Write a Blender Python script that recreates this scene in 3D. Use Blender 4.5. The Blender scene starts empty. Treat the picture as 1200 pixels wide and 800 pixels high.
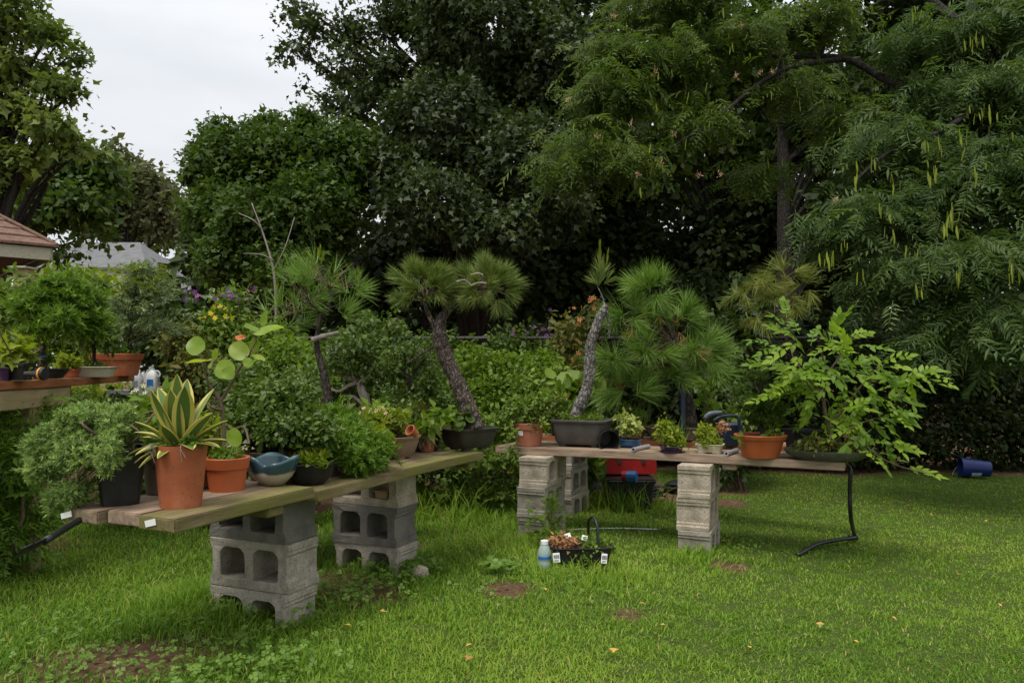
import bpy, bmesh, math, random
import numpy as np
from mathutils import Vector, Matrix

# ------------------------------------------------------------------ camera, sky, sun, exposure
rng = np.random.default_rng(11)
random.seed(11)
F, HC, HY = 900.0, 1.10, 425.0          # focal length in photo pixels, eye height, horizon row
scn = bpy.context.scene
cam_d = bpy.data.cameras.new('camera')
cam_d.sensor_width = 36.0
cam_d.lens = F / 1200.0 * 36.0
cam_d.shift_y = (HY - 400.0) / 1200.0
cam_d.clip_start = 0.05
cam_d.clip_end = 2000.0
cam = bpy.data.objects.new('camera', cam_d)
cam.location = (0, 0, HC)
cam.rotation_euler = (math.radians(90), 0, 0)
scn.collection.objects.link(cam)
scn.camera = cam

SUN_EL, SUN_AZ = math.radians(66), math.radians(215)     # azimuth clockwise from +Y
world = bpy.data.worlds.new('World')
scn.world = world
world.use_nodes = True
wn, wl = world.node_tree.nodes, world.node_tree.links
for n in list(wn): wn.remove(n)
w_out = wn.new('ShaderNodeOutputWorld'); w_bg = wn.new('ShaderNodeBackground')
sky = wn.new('ShaderNodeTexSky'); sky.sky_type = 'NISHITA'; sky.sun_disc = False
sky.sun_elevation = SUN_EL; sky.sun_rotation = SUN_AZ
w_tc = wn.new('ShaderNodeTexCoord'); w_map = wn.new('ShaderNodeMapping')
w_map.inputs['Scale'].default_value = (1.0, 1.0, 3.2)
w_noise = wn.new('ShaderNodeTexNoise'); w_noise.inputs['Scale'].default_value = 3.0
w_noise.inputs['Detail'].default_value = 5; w_noise.inputs['Roughness'].default_value = 0.5
w_ramp = wn.new('ShaderNodeValToRGB')
w_ramp.color_ramp.elements[0].position = 0.30; w_ramp.color_ramp.elements[0].color = (3.3, 3.42, 3.55, 1)
w_ramp.color_ramp.elements[1].position = 0.68; w_ramp.color_ramp.elements[1].color = (4.05, 4.05, 4.08, 1)
w_mix = wn.new('ShaderNodeMix'); w_mix.data_type = 'RGBA'; w_mix.inputs[0].default_value = 0.93
wl.new(w_tc.outputs['Generated'], w_map.inputs['Vector']); wl.new(w_map.outputs[0], w_noise.inputs['Vector'])
wl.new(w_noise.outputs['Fac'], w_ramp.inputs[0])
# a cloud deck is brighter overhead than near the horizon: radiance = horizon * (1 + sin(elevation))
w_sep = wn.new('ShaderNodeSeparateXYZ'); wl.new(w_tc.outputs['Generated'], w_sep.inputs[0])
w_el = wn.new('ShaderNodeMath'); w_el.operation = 'MAXIMUM'; wl.new(w_sep.outputs['Z'], w_el.inputs[0]); w_el.inputs[1].default_value = 0.0
w_k = wn.new('ShaderNodeMath'); w_k.operation = 'ADD'; wl.new(w_el.outputs[0], w_k.inputs[0]); w_k.inputs[1].default_value = 1.0
w_sc = wn.new('ShaderNodeVectorMath'); w_sc.operation = 'SCALE'; wl.new(w_ramp.outputs[0], w_sc.inputs[0]); wl.new(w_k.outputs[0], w_sc.inputs['Scale'])
wl.new(sky.outputs[0], w_mix.inputs[6]); wl.new(w_sc.outputs[0], w_mix.inputs[7])
wl.new(w_mix.outputs[2], w_bg.inputs[0]); w_bg.inputs[1].default_value = 0.10
wl.new(w_bg.outputs[0], w_out.inputs[0])

sun_d = bpy.data.lights.new('sun', 'SUN')
sun_d.energy = 1.5; sun_d.angle = math.radians(25); sun_d.color = (1.0, 0.96, 0.9)
sun = bpy.data.objects.new('sun', sun_d)
_sd = Vector((math.sin(SUN_AZ) * math.cos(SUN_EL), math.cos(SUN_AZ) * math.cos(SUN_EL), math.sin(SUN_EL)))
sun.rotation_euler = (-_sd).to_track_quat('-Z', 'Y').to_euler()
scn.collection.objects.link(sun)

scn.view_settings.view_transform = 'Standard'
scn.view_settings.look = 'None'
scn.view_settings.exposure = 0.92
scn.view_settings.gamma = 1.0
scn.render.engine = 'CYCLES'
scn.cycles.max_bounces = 5
scn.cycles.diffuse_bounces = 3
scn.cycles.glossy_bounces = 2
scn.cycles.transmission_bounces = 4
scn.cycles.transparent_max_bounces = 4
scn.cycles.use_denoising = True
scn.cycles.caustics_reflective = False
scn.cycles.caustics_refractive = False
scn.cycles.use_fast_gi = False

# ------------------------------------------------------------------ helpers: places
def P(px, py, d):
    return Vector(((px - 600) / F * d, d, HC - (py - HY) / F * d))
def on(px, py, z):
    return P(px, py, F * (HC - z) / (py - HY))
def gz(x, y):
    yy = np.minimum(y, 7.0)
    xx = np.clip(x, -4, 4)
    b = 0.134 - 0.03 * xx - 0.03 * yy
    b = b + 0.012 * np.sin(x * 2.1 + 0.7) * np.cos(y * 1.7) + 0.006 * np.sin(x * 5.3 + y * 3.1)
    return b
def G(px, py):
    d = F * HC / (py - HY)
    for _ in range(25):
        x = (px - 600) / F * d
        d = 0.5 * d + 0.5 * F * (HC - float(gz(x, d))) / (py - HY)
    x = (px - 600) / F * d
    return Vector((x, d, float(gz(x, d))))
def m(px, d): return px * d / F
UP = Vector((0, 0, 1))

# ------------------------------------------------------------------ helpers: objects
C = scn.collection
W = {}
def place(o, parent=None, M=None):
    M = M or Matrix.Identity(4)
    C.objects.link(o)
    if parent is not None:
        o.parent = parent
        o.matrix_parent_inverse = W[parent.name].inverted()
    o.matrix_basis = M
    W[o.name] = M.copy()
    return o
def tag(o, label=None, cat=None, group=None, kind=None):
    if label: o['label'] = label
    if cat: o['category'] = cat
    if group: o['group'] = group
    if kind: o['kind'] = kind
    return o
def thing(name, label, cat, loc, group=None):
    o = bpy.data.objects.new(name, None)
    o.empty_display_size = 0.05
    place(o, None, Matrix.Translation(Vector(loc)))
    return tag(o, label, cat, group)
def meshobj(name, me, mat=None, parent=None, M=None, smooth=None):
    if mat is not None and len(me.materials) == 0:
        for x in (mat if isinstance(mat, (list, tuple)) else [mat]): me.materials.append(x)
    if smooth:
        me.polygons.foreach_set('use_smooth', np.ones(len(me.polygons), dtype=bool))
        if smooth is not True: me.set_sharp_from_angle(angle=math.radians(smooth))
    o = bpy.data.objects.new(name, me)
    return place(o, parent, M)

class MB:
    """collects simple solids into one mesh"""
    def __init__(s): s.v = []; s.f = []; s.mi = []
    def add(s, vs, fs, mi=0):
        k = len(s.v); s.v += [tuple(v) for v in vs]
        s.f += [tuple(i + k for i in f) for f in fs]; s.mi += [mi] * len(fs)
    def box(s, c, h, M=None, mi=0):
        c = Vector(c); vs = []
        for z in (-1, 1):
            for y in (-1, 1):
                for x in (-1, 1):
                    v = c + Vector((x * h[0], y * h[1], z * h[2]))
                    vs.append(M @ v if M else v)
        s.add(vs, [(0, 2, 3, 1), (4, 5, 7, 6), (0, 1, 5, 4), (2, 6, 7, 3), (0, 4, 6, 2), (1, 3, 7, 5)], mi)
    def tube(s, pts, rad, n=8, caps=True, mi=0, wob=0.0):
        pts = [Vector(p) for p in pts]
        if not hasattr(rad, '__len__'): rad = [rad] * len(pts)
        vs, fs = [], []
        t0 = (pts[1] - pts[0]).normalized()
        ref = t0.cross(UP if abs(t0.z) < 0.9 else Vector((1, 0, 0))).normalized()
        for i, p in enumerate(pts):
            t = (pts[min(i + 1, len(pts) - 1)] - pts[max(i - 1, 0)]).normalized()
            ref = (ref - t * ref.dot(t)).normalized()
            b = t.cross(ref)
            for k in range(n):
                a = 2 * math.pi * k / n
                r = rad[i] * (1 + wob * random.uniform(-1, 1))
                vs.append(p + (ref * math.cos(a) + b * math.sin(a)) * r)
        for i in range(len(pts) - 1):
            for k in range(n):
                a, b2 = i * n + k, i * n + (k + 1) % n
                fs.append((a, b2, b2 + n, a + n))
        if caps:
            fs.append(tuple(range(n))[::-1]); fs.append(tuple(range((len(pts) - 1) * n, len(pts) * n)))
        s.add(vs, fs, mi)
    def loft(s, rings, cap0=True, cap1=True, mi=0):
        n = len(rings[0]); vs = [v for r in rings for v in r]; fs = []
        for i in range(len(rings) - 1):
            for k in range(n):
                a, b = i * n + k, i * n + (k + 1) % n
                fs.append((a, b, b + n, a + n))
        if cap0: fs.append(tuple(range(n))[::-1])
        if cap1: fs.append(tuple(range((len(rings) - 1) * n, len(rings) * n)))
        s.add(vs, fs, mi)
    def mesh(s, name):
        me = bpy.data.meshes.new(name)
        me.from_pydata(s.v, [], s.f)
        if any(s.mi): me.polygons.foreach_set('material_index', s.mi)
        me.update(); return me
    def build(s, name, mat, parent=None, M=None, smooth=None):
        return meshobj(name, s.mesh(name), mat, parent, M, smooth)

def curve(pts, n=6):
    """Catmull-Rom through pts"""
    pts = [Vector(p) for p in pts]; out = []
    for i in range(len(pts) - 1):
        p0, p1, p2, p3 = pts[max(i - 1, 0)], pts[i], pts[i + 1], pts[min(i + 2, len(pts) - 1)]
        for k in range(n):
            t = k / n
            out.append(0.5 * ((2 * p1) + (p2 - p0) * t + (2 * p0 - 5 * p1 + 4 * p2 - p3) * t * t + (3 * p1 - p0 - 3 * p2 + p3) * t ** 3))
    out.append(pts[-1]); return out
def lerps(vals, n):
    x = np.linspace(0, len(vals) - 1, n)
    return list(np.interp(x, range(len(vals)), vals))

# ------------------------------------------------------------------ helpers: materials
def newmat(name):
    mt = bpy.data.materials.new(name); mt.use_nodes = True
    nt = mt.node_tree
    return mt, nt.nodes, nt.links, nt.nodes['Principled BSDF'], nt.nodes['Material Output']
def c4(c): return (c[0], c[1], c[2], 1)
def ramp(nodes, stops):
    r = nodes.new('ShaderNodeValToRGB'); e = r.color_ramp.elements
    while len(e) < len(stops): e.new(0.5)
    for k, (p, c) in enumerate(stops): e[k].position = p; e[k].color = c4(c)
    return r
def noise(nodes, links, vec, scale, detail=4, rough=0.55):
    n = nodes.new('ShaderNodeTexNoise'); n.inputs['Scale'].default_value = scale
    n.inputs['Detail'].default_value = detail; n.inputs['Roughness'].default_value = rough
    links.new(vec, n.inputs['Vector']); return n.outputs['Fac']
def surf(name, c1, c2, scale=20, rough=0.7, bump=0.3, bscale=60, stain=None, stretch=(1, 1, 1), metal=0.0, spec=0.4, fine=None, coat=0.0, dist=0.002, crack=None):
    mt, N, L, bs, out = newmat(name)
    tc = N.new('ShaderNodeTexCoord'); mp = N.new('ShaderNodeMapping'); mp.inputs['Scale'].default_value = stretch
    L.new(tc.outputs['Object'], mp.inputs['Vector']); vec = mp.outputs[0]
    r = ramp(N, [(0.32, c1), (0.68, c2)]); L.new(noise(N, L, vec, scale, 5, 0.62), r.inputs[0]); col = r.outputs[0]
    if fine:       # fine=(colour, scale, threshold)  speckle
        mx = N.new('ShaderNodeMix'); mx.data_type = 'RGBA'
        rr = ramp(N, [(fine[2], (0, 0, 0)), (fine[2] + 0.06, (1, 1, 1))])
        L.new(noise(N, L, vec, fine[1], 2, 0.5), rr.inputs[0]); L.new(rr.outputs[0], mx.inputs[0])
        L.new(col, mx.inputs[6]); mx.inputs[7].default_value = c4(fine[0]); col = mx.outputs[2]
    if stain:      # stain=(colour, scale, lo, hi, amount)
        mx = N.new('ShaderNodeMix'); mx.data_type = 'RGBA'
        rr = ramp(N, [(stain[2], (0, 0, 0)), (stain[3], (stain[4],) * 3)])
        L.new(noise(N, L, tc.outputs['Object'], stain[1], 5, 0.65), rr.inputs[0]); L.new(rr.outputs[0], mx.inputs[0])
        L.new(col, mx.inputs[6]); mx.inputs[7].default_value = c4(stain[0]); col = mx.outputs[2]
    vd = None
    if crack:      # crack=(scale, colour): bark plates split by dark fissures
        vo = N.new('ShaderNodeTexVoronoi'); vo.feature = 'DISTANCE_TO_EDGE'; vo.inputs['Scale'].default_value = crack[0]
        nz = N.new('ShaderNodeTexNoise'); nz.inputs['Scale'].default_value = crack[0] * .8; L.new(vec, nz.inputs['Vector'])
        ml = N.new('ShaderNodeMix'); ml.data_type = 'VECTOR'; ml.inputs[0].default_value = .04; L.new(vec, ml.inputs[4]); L.new(nz.outputs['Color'], ml.inputs[5])
        L.new(ml.outputs[1], vo.inputs['Vector'])
        rr = ramp(N, [(.0, (1, 1, 1)), (.16, (0, 0, 0))]); L.new(vo.outputs['Distance'], rr.inputs[0])
        mx = N.new('ShaderNodeMix'); mx.data_type = 'RGBA'; L.new(rr.outputs[0], mx.inputs[0]); L.new(col, mx.inputs[6]); mx.inputs[7].default_value = c4(crack[1]); col = mx.outputs[2]
        vd = N.new('ShaderNodeMath'); vd.operation = 'MINIMUM'; L.new(vo.outputs['Distance'], vd.inputs[0]); vd.inputs[1].default_value = .25
    L.new(col, bs.inputs['Base Color'])
    bs.inputs['Roughness'].default_value = rough; bs.inputs['Metallic'].default_value = metal
    bs.inputs['Specular IOR Level'].default_value = spec
    if coat: bs.inputs['Coat Weight'].default_value = coat; bs.inputs['Coat Roughness'].default_value = 0.15
    if bump:
        b = N.new('ShaderNodeBump'); b.inputs['Strength'].default_value = bump; b.inputs['Distance'].default_value = dist
        hh = noise(N, L, vec, bscale, 6, 0.65)
        if vd is not None:
            sm = N.new('ShaderNodeMath'); sm.operation = 'MULTIPLY_ADD'; L.new(vd.outputs[0], sm.inputs[0]); sm.inputs[1].default_value = 3.0; L.new(hh, sm.inputs[2]); hh = sm.outputs[0]
        L.new(hh, b.inputs['Height']); L.new(b.outputs[0], bs.inputs['Normal'])
    return mt
def leafmat(name, cols, trans=0.3, rough=0.5, spec=0.25, tcol=1.5, k=1.0):
    """cols: list of colours spread over the per-leaf random value"""
    mt, N, L, bs, out = newmat(name)
    at = N.new('ShaderNodeAttribute'); at.attribute_name = 'rnd'
    r = ramp(N, [(i / max(1, len(cols) - 1), (c[0] * k * 1.12, c[1] * k * 1.02, c[2] * k * .85)) for i, c in enumerate(cols)])
    L.new(at.outputs['Fac'], r.inputs[0])
    L.new(r.outputs[0], bs.inputs['Base Color'])
    bs.inputs['Roughness'].default_value = rough; bs.inputs['Specular IOR Level'].default_value = spec
    if trans > 0:
        tr = N.new('ShaderNodeBsdfTranslucent'); mx = N.new('ShaderNodeMixShader'); mx.inputs[0].default_value = trans
        g = N.new('ShaderNodeMix'); g.data_type = 'RGBA'; g.blend_type = 'MULTIPLY'; g.inputs[0].default_value = 1
        L.new(r.outputs[0], g.inputs[6]); g.inputs[7].default_value = (tcol, tcol * 1.1, tcol * 0.55, 1)
        L.new(g.outputs[2], tr.inputs['Color'])
        L.new(bs.outputs[0], mx.inputs[1]); L.new(tr.outputs[0], mx.inputs[2]); L.new(mx.outputs[0], out.inputs['Surface'])
    return mt

# ------------------------------------------------------------------ helpers: scattered leaves (numpy)
def nrm(a): return a / np.maximum(np.linalg.norm(a, axis=-1, keepdims=True), 1e-9)
def frames(d, up):
    y = nrm(d); z = up - (up * y).sum(-1, keepdims=True) * y
    z = nrm(z); x = np.cross(y, z)
    return np.stack([x, y, z], axis=-1)
def inst(name, T, pos, R, s, mat, parent=None, rnd=None, smooth=False):
    tv, tf = T; n = len(pos)
    s = np.asarray(s, float)
    if s.ndim == 1: s = np.repeat(s[:, None], 3, 1)
    loc = tv[None] * s[:, None, :]
    V = pos[:, None, :] + np.einsum('nij,nkj->nki', R, loc)
    k, f = len(tv), len(tf)
    FI = (tf[None] + (np.arange(n) * k)[:, None, None]).reshape(-1)
    me = bpy.data.meshes.new(name)
    me.vertices.add(n * k); me.vertices.foreach_set('co', V.reshape(-1).astype(np.float32))
    me.loops.add(n * f * 3); me.loops.foreach_set('vertex_index', FI.astype(np.int32))
    me.polygons.add(n * f); me.polygons.foreach_set('loop_start', (np.arange(n * f) * 3).astype(np.int32))
    if smooth: me.polygons.foreach_set('use_smooth', np.ones(n * f, dtype=bool))
    if rnd is None: rnd = rng.random(n)
    a = me.attributes.new('rnd', 'FLOAT', 'POINT'); a.data.foreach_set('value', np.repeat(rnd, k).astype(np.float32))
    me.update(calc_edges=True)
    return meshobj(name, me, mat, parent)
def T_(v, f): return np.array(v, float), np.array(f, int)
LEAF = T_([(0, 0, 0), (-.27, .42, .05), (0, .5, -.05), (.27, .42, .05), (0, 1, -.12)], [(0, 2, 1), (0, 3, 2), (1, 2, 4), (2, 3, 4)])
RHOMB = T_([(0, 0, 0), (-.33, .45, .04), (.33, .5, .02), (0, 1, -.06)], [(0, 2, 1), (1, 2, 3)])
OAK = T_([(0, 0, 0), (-.40, .42, .06), (-.13, .52, -.03), (.13, .52, -.03), (.40, .42, .06), (0, 1, -.12)], [(0, 2, 1), (0, 3, 2), (0, 4, 3), (2, 3, 5)])
MAPLE = T_([(0, 0, 0), (-.50, .36, .06), (-.17, .52, -.03), (.17, .52, -.03), (.50, .36, .06), (0, 1.05, -.1)], [(0, 2, 1), (0, 3, 2), (0, 4, 3), (2, 3, 5)])
MAPLE8 = T_([(0, 0, 0), (-.42, .12, .03), (-.22, .42, .0), (-.5, .62, .05), (-.14, .66, 0), (0, 1.05, -.1), (.14, .66, 0), (.5, .62, .05), (.22, .42, 0), (.42, .12, .03)],
           [(0, 2, 1), (0, 4, 2), (2, 4, 3), (0, 6, 4), (4, 6, 5), (0, 8, 6), (6, 8, 7), (0, 9, 8)])
BLADE = T_([(-.5, 0, 0), (.5, 0, 0), (-.42, .55, .06), (.42, .55, .06), (0, 1, -.12)], [(0, 1, 3), (0, 3, 2), (2, 3, 4)])
NEEDLE = T_([(-.5, 0, 0), (.5, 0, 0), (.35, .6, .03), (-.35, .6, .03), (0, 1, -.04)], [(0, 1, 2), (0, 2, 3), (3, 2, 4)])
_a = [k * math.pi / 4 for k in range(8)]
ROUND = T_([(0, .5, -.06)] + [(.5 * math.sin(a), .5 - .5 * math.cos(a), .03 * math.cos(2 * a)) for a in _a], [(0, 1 + k, 1 + (k + 1) % 8) for k in range(8)])
def sprig(n=7, sp=0.55):
    v, f = [], []
    for k in range(n):
        a = k * 2.4; t = k / n; h = 0.15 + 0.6 * t
        d = np.array([math.cos(a) * sp, 0.5, math.sin(a) * sp]); q = np.array([-math.sin(a), 0, math.cos(a)]) * .09
        b = np.array([0, h * .75, 0]); i = len(v)
        v += [b - q, b + q, b + d * .55]; f.append((i, i + 1, i + 2))
    i = len(v); v += [(-.05, 0, 0), (.05, 0, 0), (0, 1.0, 0)]; f.append((i, i + 1, i + 2))
    return T_([tuple(x) for x in v], f)
SPRIG = sprig()
def flower(n=5, w=.32):
    v, f = [(0, 0, .02)], []
    for k in range(n):
        a = 2 * math.pi * k / n
        for da, r in ((-w, .42), (0, .5), (w, .42)):
            v.append((r * math.cos(a + da), r * math.sin(a + da), .06))
        i = 1 + 3 * k; f += [(0, i, i + 1), (0, i + 1, i + 2)]
    return T_(v, f)
FLOWER = flower()
def frond(seed=0, n=7, pw=.042, pl=.40, droop=.5):
    """a bipinnate frond: midrib with uneven pairs of slender drooping pinnae"""
    r = random.Random(seed); v, f = [], []
    side = r.uniform(-.18, .18)
    def mid(t): return np.array([side * t * t, t, -droop * t * t])
    for k in range(n):
        for s in (-1, 1):
            if r.random() < .06: continue
            t = .16 + .84 * (k + r.uniform(-.25, .25)) / (n - 1); c = mid(t)
            L = (pl * math.sin(math.pi * (0.22 + .68 * t)) + .05) * r.uniform(.72, 1.15)
            a = math.radians(r.uniform(22, 48)); dz = r.uniform(-.42, .05)
            d = np.array([s * math.cos(a), math.sin(a), dz]) * L; q = np.array([-math.sin(a) * s, math.cos(a), r.uniform(-.4, .4)]) * pw * r.uniform(.8, 1.2)
            i = len(v); v += [c, c + d * .45 + q + [0, 0, .02], c + d + [0, 0, -.05 * r.random()], c + d * .45 - q + [0, 0, .02]]
            f += [(i, i + 1, i + 2), (i, i + 2, i + 3)]
    i = len(v); e = mid(1)
    v += [(-.012, 0, 0), (.012, 0, 0), tuple(mid(.5) + np.array([.012, 0, 0])), tuple(mid(.5) - np.array([.012, 0, 0])), tuple(e)]
    f += [(i, i + 1, i + 2), (i, i + 2, i + 3), (i + 3, i + 2, i + 4)]
    return T_([tuple(x) for x in v], f)
FRONDS = [frond(k, 6 + k % 3, droop=.3 + .12 * k) for k in range(5)]
FROND = FRONDS[1]
def pinnate(n=4, lw=.10, ll=.36, droop=.25, seed=0):
    """a feather-shaped leaf: midrib with pairs of drooping pointed leaflets"""
    r = random.Random(seed); v, f = [], []
    side = r.uniform(-.15, .15)
    def mid(t): return np.array([side * t * t, t, -droop * t * t])
    def leaflet(c, d, nz):
        d = np.array(d, float); L = np.linalg.norm(d); q = np.cross(d / L, np.array([0, 0, 1.0])); q = q / np.linalg.norm(q) * lw * L / ll; tw = np.array([0, 0, r.uniform(-.05, .05)])
        i = len(v)
        v.extend([c, c + d * .35 - q + tw, c + d * .42 + [0, 0, -.014], c + d * .35 + q - tw, c + d * .72 - q * .62 + tw + [0, 0, nz * .35], c + d * .72 + q * .62 - tw + [0, 0, nz * .35], c + d + [0, 0, nz]])
        f.extend([(i, i + 2, i + 1), (i, i + 3, i + 2), (i + 1, i + 2, i + 4), (i + 2, i + 3, i + 5), (i + 4, i + 2, i + 6), (i + 2, i + 5, i + 6)])
    for k in range(n):
        for s in (-1, 1):
            t = .22 + .72 * (k + r.uniform(-.15, .15)) / (n - 1); c = mid(t); L = ll * (1 - .4 * abs(t - .55)) * r.uniform(.75, 1.15); a = math.radians(r.uniform(28, 58))
            leaflet(c, (s * math.cos(a) * L, math.sin(a) * L, r.uniform(-.55, .0) * L), r.uniform(-.10, .0))
    leaflet(mid(1), (r.uniform(-.05, .05), ll, -.12), -.06)
    i = len(v)
    v += [(-.012, 0, 0), (.012, 0, 0), tuple(mid(.5) + np.array([.009, 0, 0])), tuple(mid(.5) - np.array([.009, 0, 0])), tuple(mid(1))]
    f += [(i, i + 1, i + 2), (i, i + 2, i + 3), (i + 3, i + 2, i + 4)]
    return T_([tuple(x) for x in v], f)

def Lb(px, py, d, rx, ry, rd, w=1.0):
    """an ellipsoid of foliage seen at px, py with pixel radii rx, ry and depth radius rd in metres"""
    c = P(px, py, d); return (np.array(c), np.array([m(rx, d), rd, m(ry, d)]), w)
def clump_points(lobes, n, per, cr, shell=0.45, flat=1.0):
    wts = np.array([l[2] * max(1e-6, (l[1][0] * l[1][1] * l[1][2])) ** (2 / 3) for l in lobes]); wts /= wts.sum()
    nc = max(1, n // per)
    li = rng.choice(len(lobes), nc, p=wts)
    ctr = np.array([l[0] for l in lobes])[li]; rad = np.array([l[1] for l in lobes])[li]
    rad = np.maximum(rad - .75 * cr, rad * .45)
    u = nrm(rng.normal(size=(nc, 3)))
    r = shell + (1 - shell) * rng.random(nc) ** 0.7
    cc = ctr + u * rad * r[:, None]
    crs = cr * rng.uniform(.6, 1.35, nc)
    ci = rng.integers(0, nc, n)
    off = rng.normal(size=(n, 3)) * crs[ci][:, None] * .62; off[:, 2] *= flat
    pos = cc[ci] + off
    out = nrm((pos - ctr[ci]) / rad[ci] + 0.4 * nrm(off + 1e-6))
    return pos, out, cc, rng.random(nc)[ci]
def leafcloud(name, lobes, n, per, cr, T, size, mat, parent, droop=.35, up=.8, outw=.5, shell=.45, flat=1.0, jit=.7, zmin=None, crnd=.68):
    pos, out, cc, cl = clump_points(lobes, n, per, cr, shell, flat)
    if zmin is not None:
        k = pos[:, 2] > zmin; pos, out, cl = pos[k], out[k], cl[k]
    n = len(pos)
    d = out * outw + rng.normal(size=(n, 3)) * jit + np.array([0, 0, -droop])
    u = np.array([0, 0, up]) + rng.normal(size=(n, 3)) * .5 + out * .35
    s = size * np.clip(np.exp(rng.normal(size=n) * .32), .45, 1.7)
    rnd = np.clip(crnd * cl + (1 - crnd) * rng.random(n), 0, 1)
    return inst(name, T, pos, frames(d, u), s, mat, parent, rnd), cc
def needles(name, shoots, n, length, width, spread, mat, parent, droop=.1, base=.35, T=NEEDLE):
    """shoots: list of (pos, dir, scale) ; needles radiate round each shoot"""
    sp = np.array([tuple(s[0]) for s in shoots]); sd = nrm(np.array([tuple(s[1]) for s in shoots])); ss = np.array([s[2] if len(s) > 2 else 1.0 for s in shoots])
    i = np.repeat(np.arange(len(shoots)), n); k = len(i)
    t = rng.random(k)
    pos = sp[i] - sd[i] * (base * length * ss[i] * t)[:, None]
    r = rng.normal(size=(k, 3)); r -= (r * sd[i]).sum(-1, keepdims=True) * sd[i]; r = nrm(r)
    a = spread * (0.25 + .75 * t) * rng.uniform(.6, 1.2, k)
    d = sd[i] * np.cos(a)[:, None] + r * np.sin(a)[:, None]; d[:, 2] -= droop
    L = length * ss[i] * rng.uniform(.7, 1.15, k)
    R = frames(d, rng.normal(size=(k, 3)) + np.array([0, 0, .8]))
    crn = rng.random(len(shoots))[i]
    return inst(name, T, pos, R, np.stack([np.full(k, width), L, L], 1), mat, parent, np.clip(.5 * crn + .5 * rng.random(k), 0, 1))
def pad_shoots(c, r, k, up=.5, inner=.55, sc=(0.8, 1.15), zlow=-.5):
    """shoot positions on an ellipsoid pad"""
    out = []
    c = np.array(c); r = np.array(r)
    while len(out) < k:
        u = nrm(rng.normal(size=3))
        if u[2] < zlow: continue
        p = c + u * r * (inner + (1 - inner) * rng.random() ** .6)
        d = u * np.array([1, 1, .9]) + np.array([0, 0, up]) + rng.normal(size=3) * .25
        out.append((p, d, rng.uniform(*sc)))
    return out

# ------------------------------------------------------------------ materials
M_CON = [surf('concrete_grey', (.25, .22, .175), (.50, .445, .37), 11, .95, 1, 120, stain=((.10, .095, .055), 5, .46, .68, .75), fine=((.15, .14, .12), 130, .60), dist=.006),
         surf('concrete_dark', (.10, .092, .08), (.22, .20, .175), 7, .95, .8, 120, stain=((.06, .062, .045), 5, .48, .7, .6), fine=((.24, .23, .21), 160, .63), dist=.004),
         surf('concrete_tan', (.32, .26, .19), (.55, .47, .37), 12, .95, 1, 120, stain=((.16, .14, .10), 4, .5, .75, .6), fine=((.17, .14, .10), 130, .60), dist=.006)]
M_WOOD = surf('weathered_plank', (.12, .08, .05), (.34, .25, .16), 5, .8, .8, 30, stain=((.20, .19, .06), 3.5, .52, .68, .6), stretch=(1, 9, 9))
M_WOODG = surf('mossy_plank', (.09, .062, .03), (.25, .185, .095), 5, .8, 1, 30, stain=((.135, .135, .022), 3.0, .38, .60, .8), stretch=(1, 9, 9), fine=((.05, .045, .02), 60, .64))
M_WOODP = surf('pale_plank', (.16, .105, .07), (.40, .29, .20), 5, .8, .8, 30, stain=((.22, .17, .12), 4, .5, .7, .6), stretch=(1, 9, 9))
M_REDW = surf('red_brown_stained_board', (.20, .065, .025), (.34, .13, .055), 6, .6, .3, 30, stain=((.14, .05, .02), 4, .5, .7, .6), stretch=(1, 9, 9))
M_POST = surf('treated_lumber', (.26, .19, .10), (.40, .30, .16), 6, .8, .4, 30, stain=((.20, .17, .07), 4, .45, .7, .6), stretch=(1, 9, 9))
M_TERRA = surf('terracotta', (.28, .072, .026), (.40, .12, .047), 9, .85, .35, 120, stain=((.45, .27, .18), 11, .55, .74, .4), fine=((.16, .05, .03), 70, .66))
M_TERRAB = surf('terracotta_plastic', (.36, .078, .022), (.44, .11, .036), 8, .5, .1, 80, spec=.4, stain=((.26, .09, .05), 9, .55, .75, .5))
M_PINKTERRA = surf('pale_terracotta_plastic', (.36, .125, .075), (.42, .155, .095), 10, .55, .08, 80, stain=((.24, .12, .08), 9, .55, .75, .5))
M_BLACKP = surf('black_plastic', (.010, .011, .012), (.020, .020, .021), 20, .42, .1, 120, stain=((.05, .045, .04), 7, .55, .8, .4))
M_DARKP = surf('dark_brown_plastic', (.028, .024, .021), (.048, .040, .034), 14, .5, .12, 120, stain=((.08, .07, .06), 6, .52, .8, .5))
M_GREYP = surf('grey_unglazed_ceramic', (.062, .056, .052), (.092, .083, .076), 14, .65, .2, 200, stain=((.13, .12, .105), 6, .52, .8, .5))
M_BROWNC = surf('brown_unglazed_ceramic', (.10, .066, .045), (.15, .10, .07), 14, .6, .2, 200, stain=((.19, .15, .11), 6, .52, .8, .5))
M_TANC = surf('tan_ceramic', (.19, .125, .08), (.25, .17, .11), 14, .5, .12, 200, stain=((.14, .10, .07), 6, .52, .8, .5))
M_CREAM = surf('cream_ceramic', (.46, .42, .32), (.55, .51, .41), 14, .5, .12, 160, stain=((.30, .25, .16), 6, .5, .8, .6))
M_BLUEG = surf('blue_glaze', (.010, .05, .13), (.025, .10, .21), 12, .22, .1, 80, coat=.6)
M_PURPG = surf('purple_glaze', (.022, .008, .03), (.06, .025, .07), 12, .22, .1, 80, coat=.6)
M_STONE = surf('mossy_stone_dish', (.075, .072, .06), (.13, .125, .105), 10, .95, .8, 80, stain=((.05, .07, .02), 7, .46, .7, .7), dist=.004)
M_SOIL = surf('potting_soil', (.018, .012, .008), (.055, .038, .025), 60, 1, 1.0, 150, fine=((.28, .25, .2), 130, .70), dist=.006)
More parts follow.
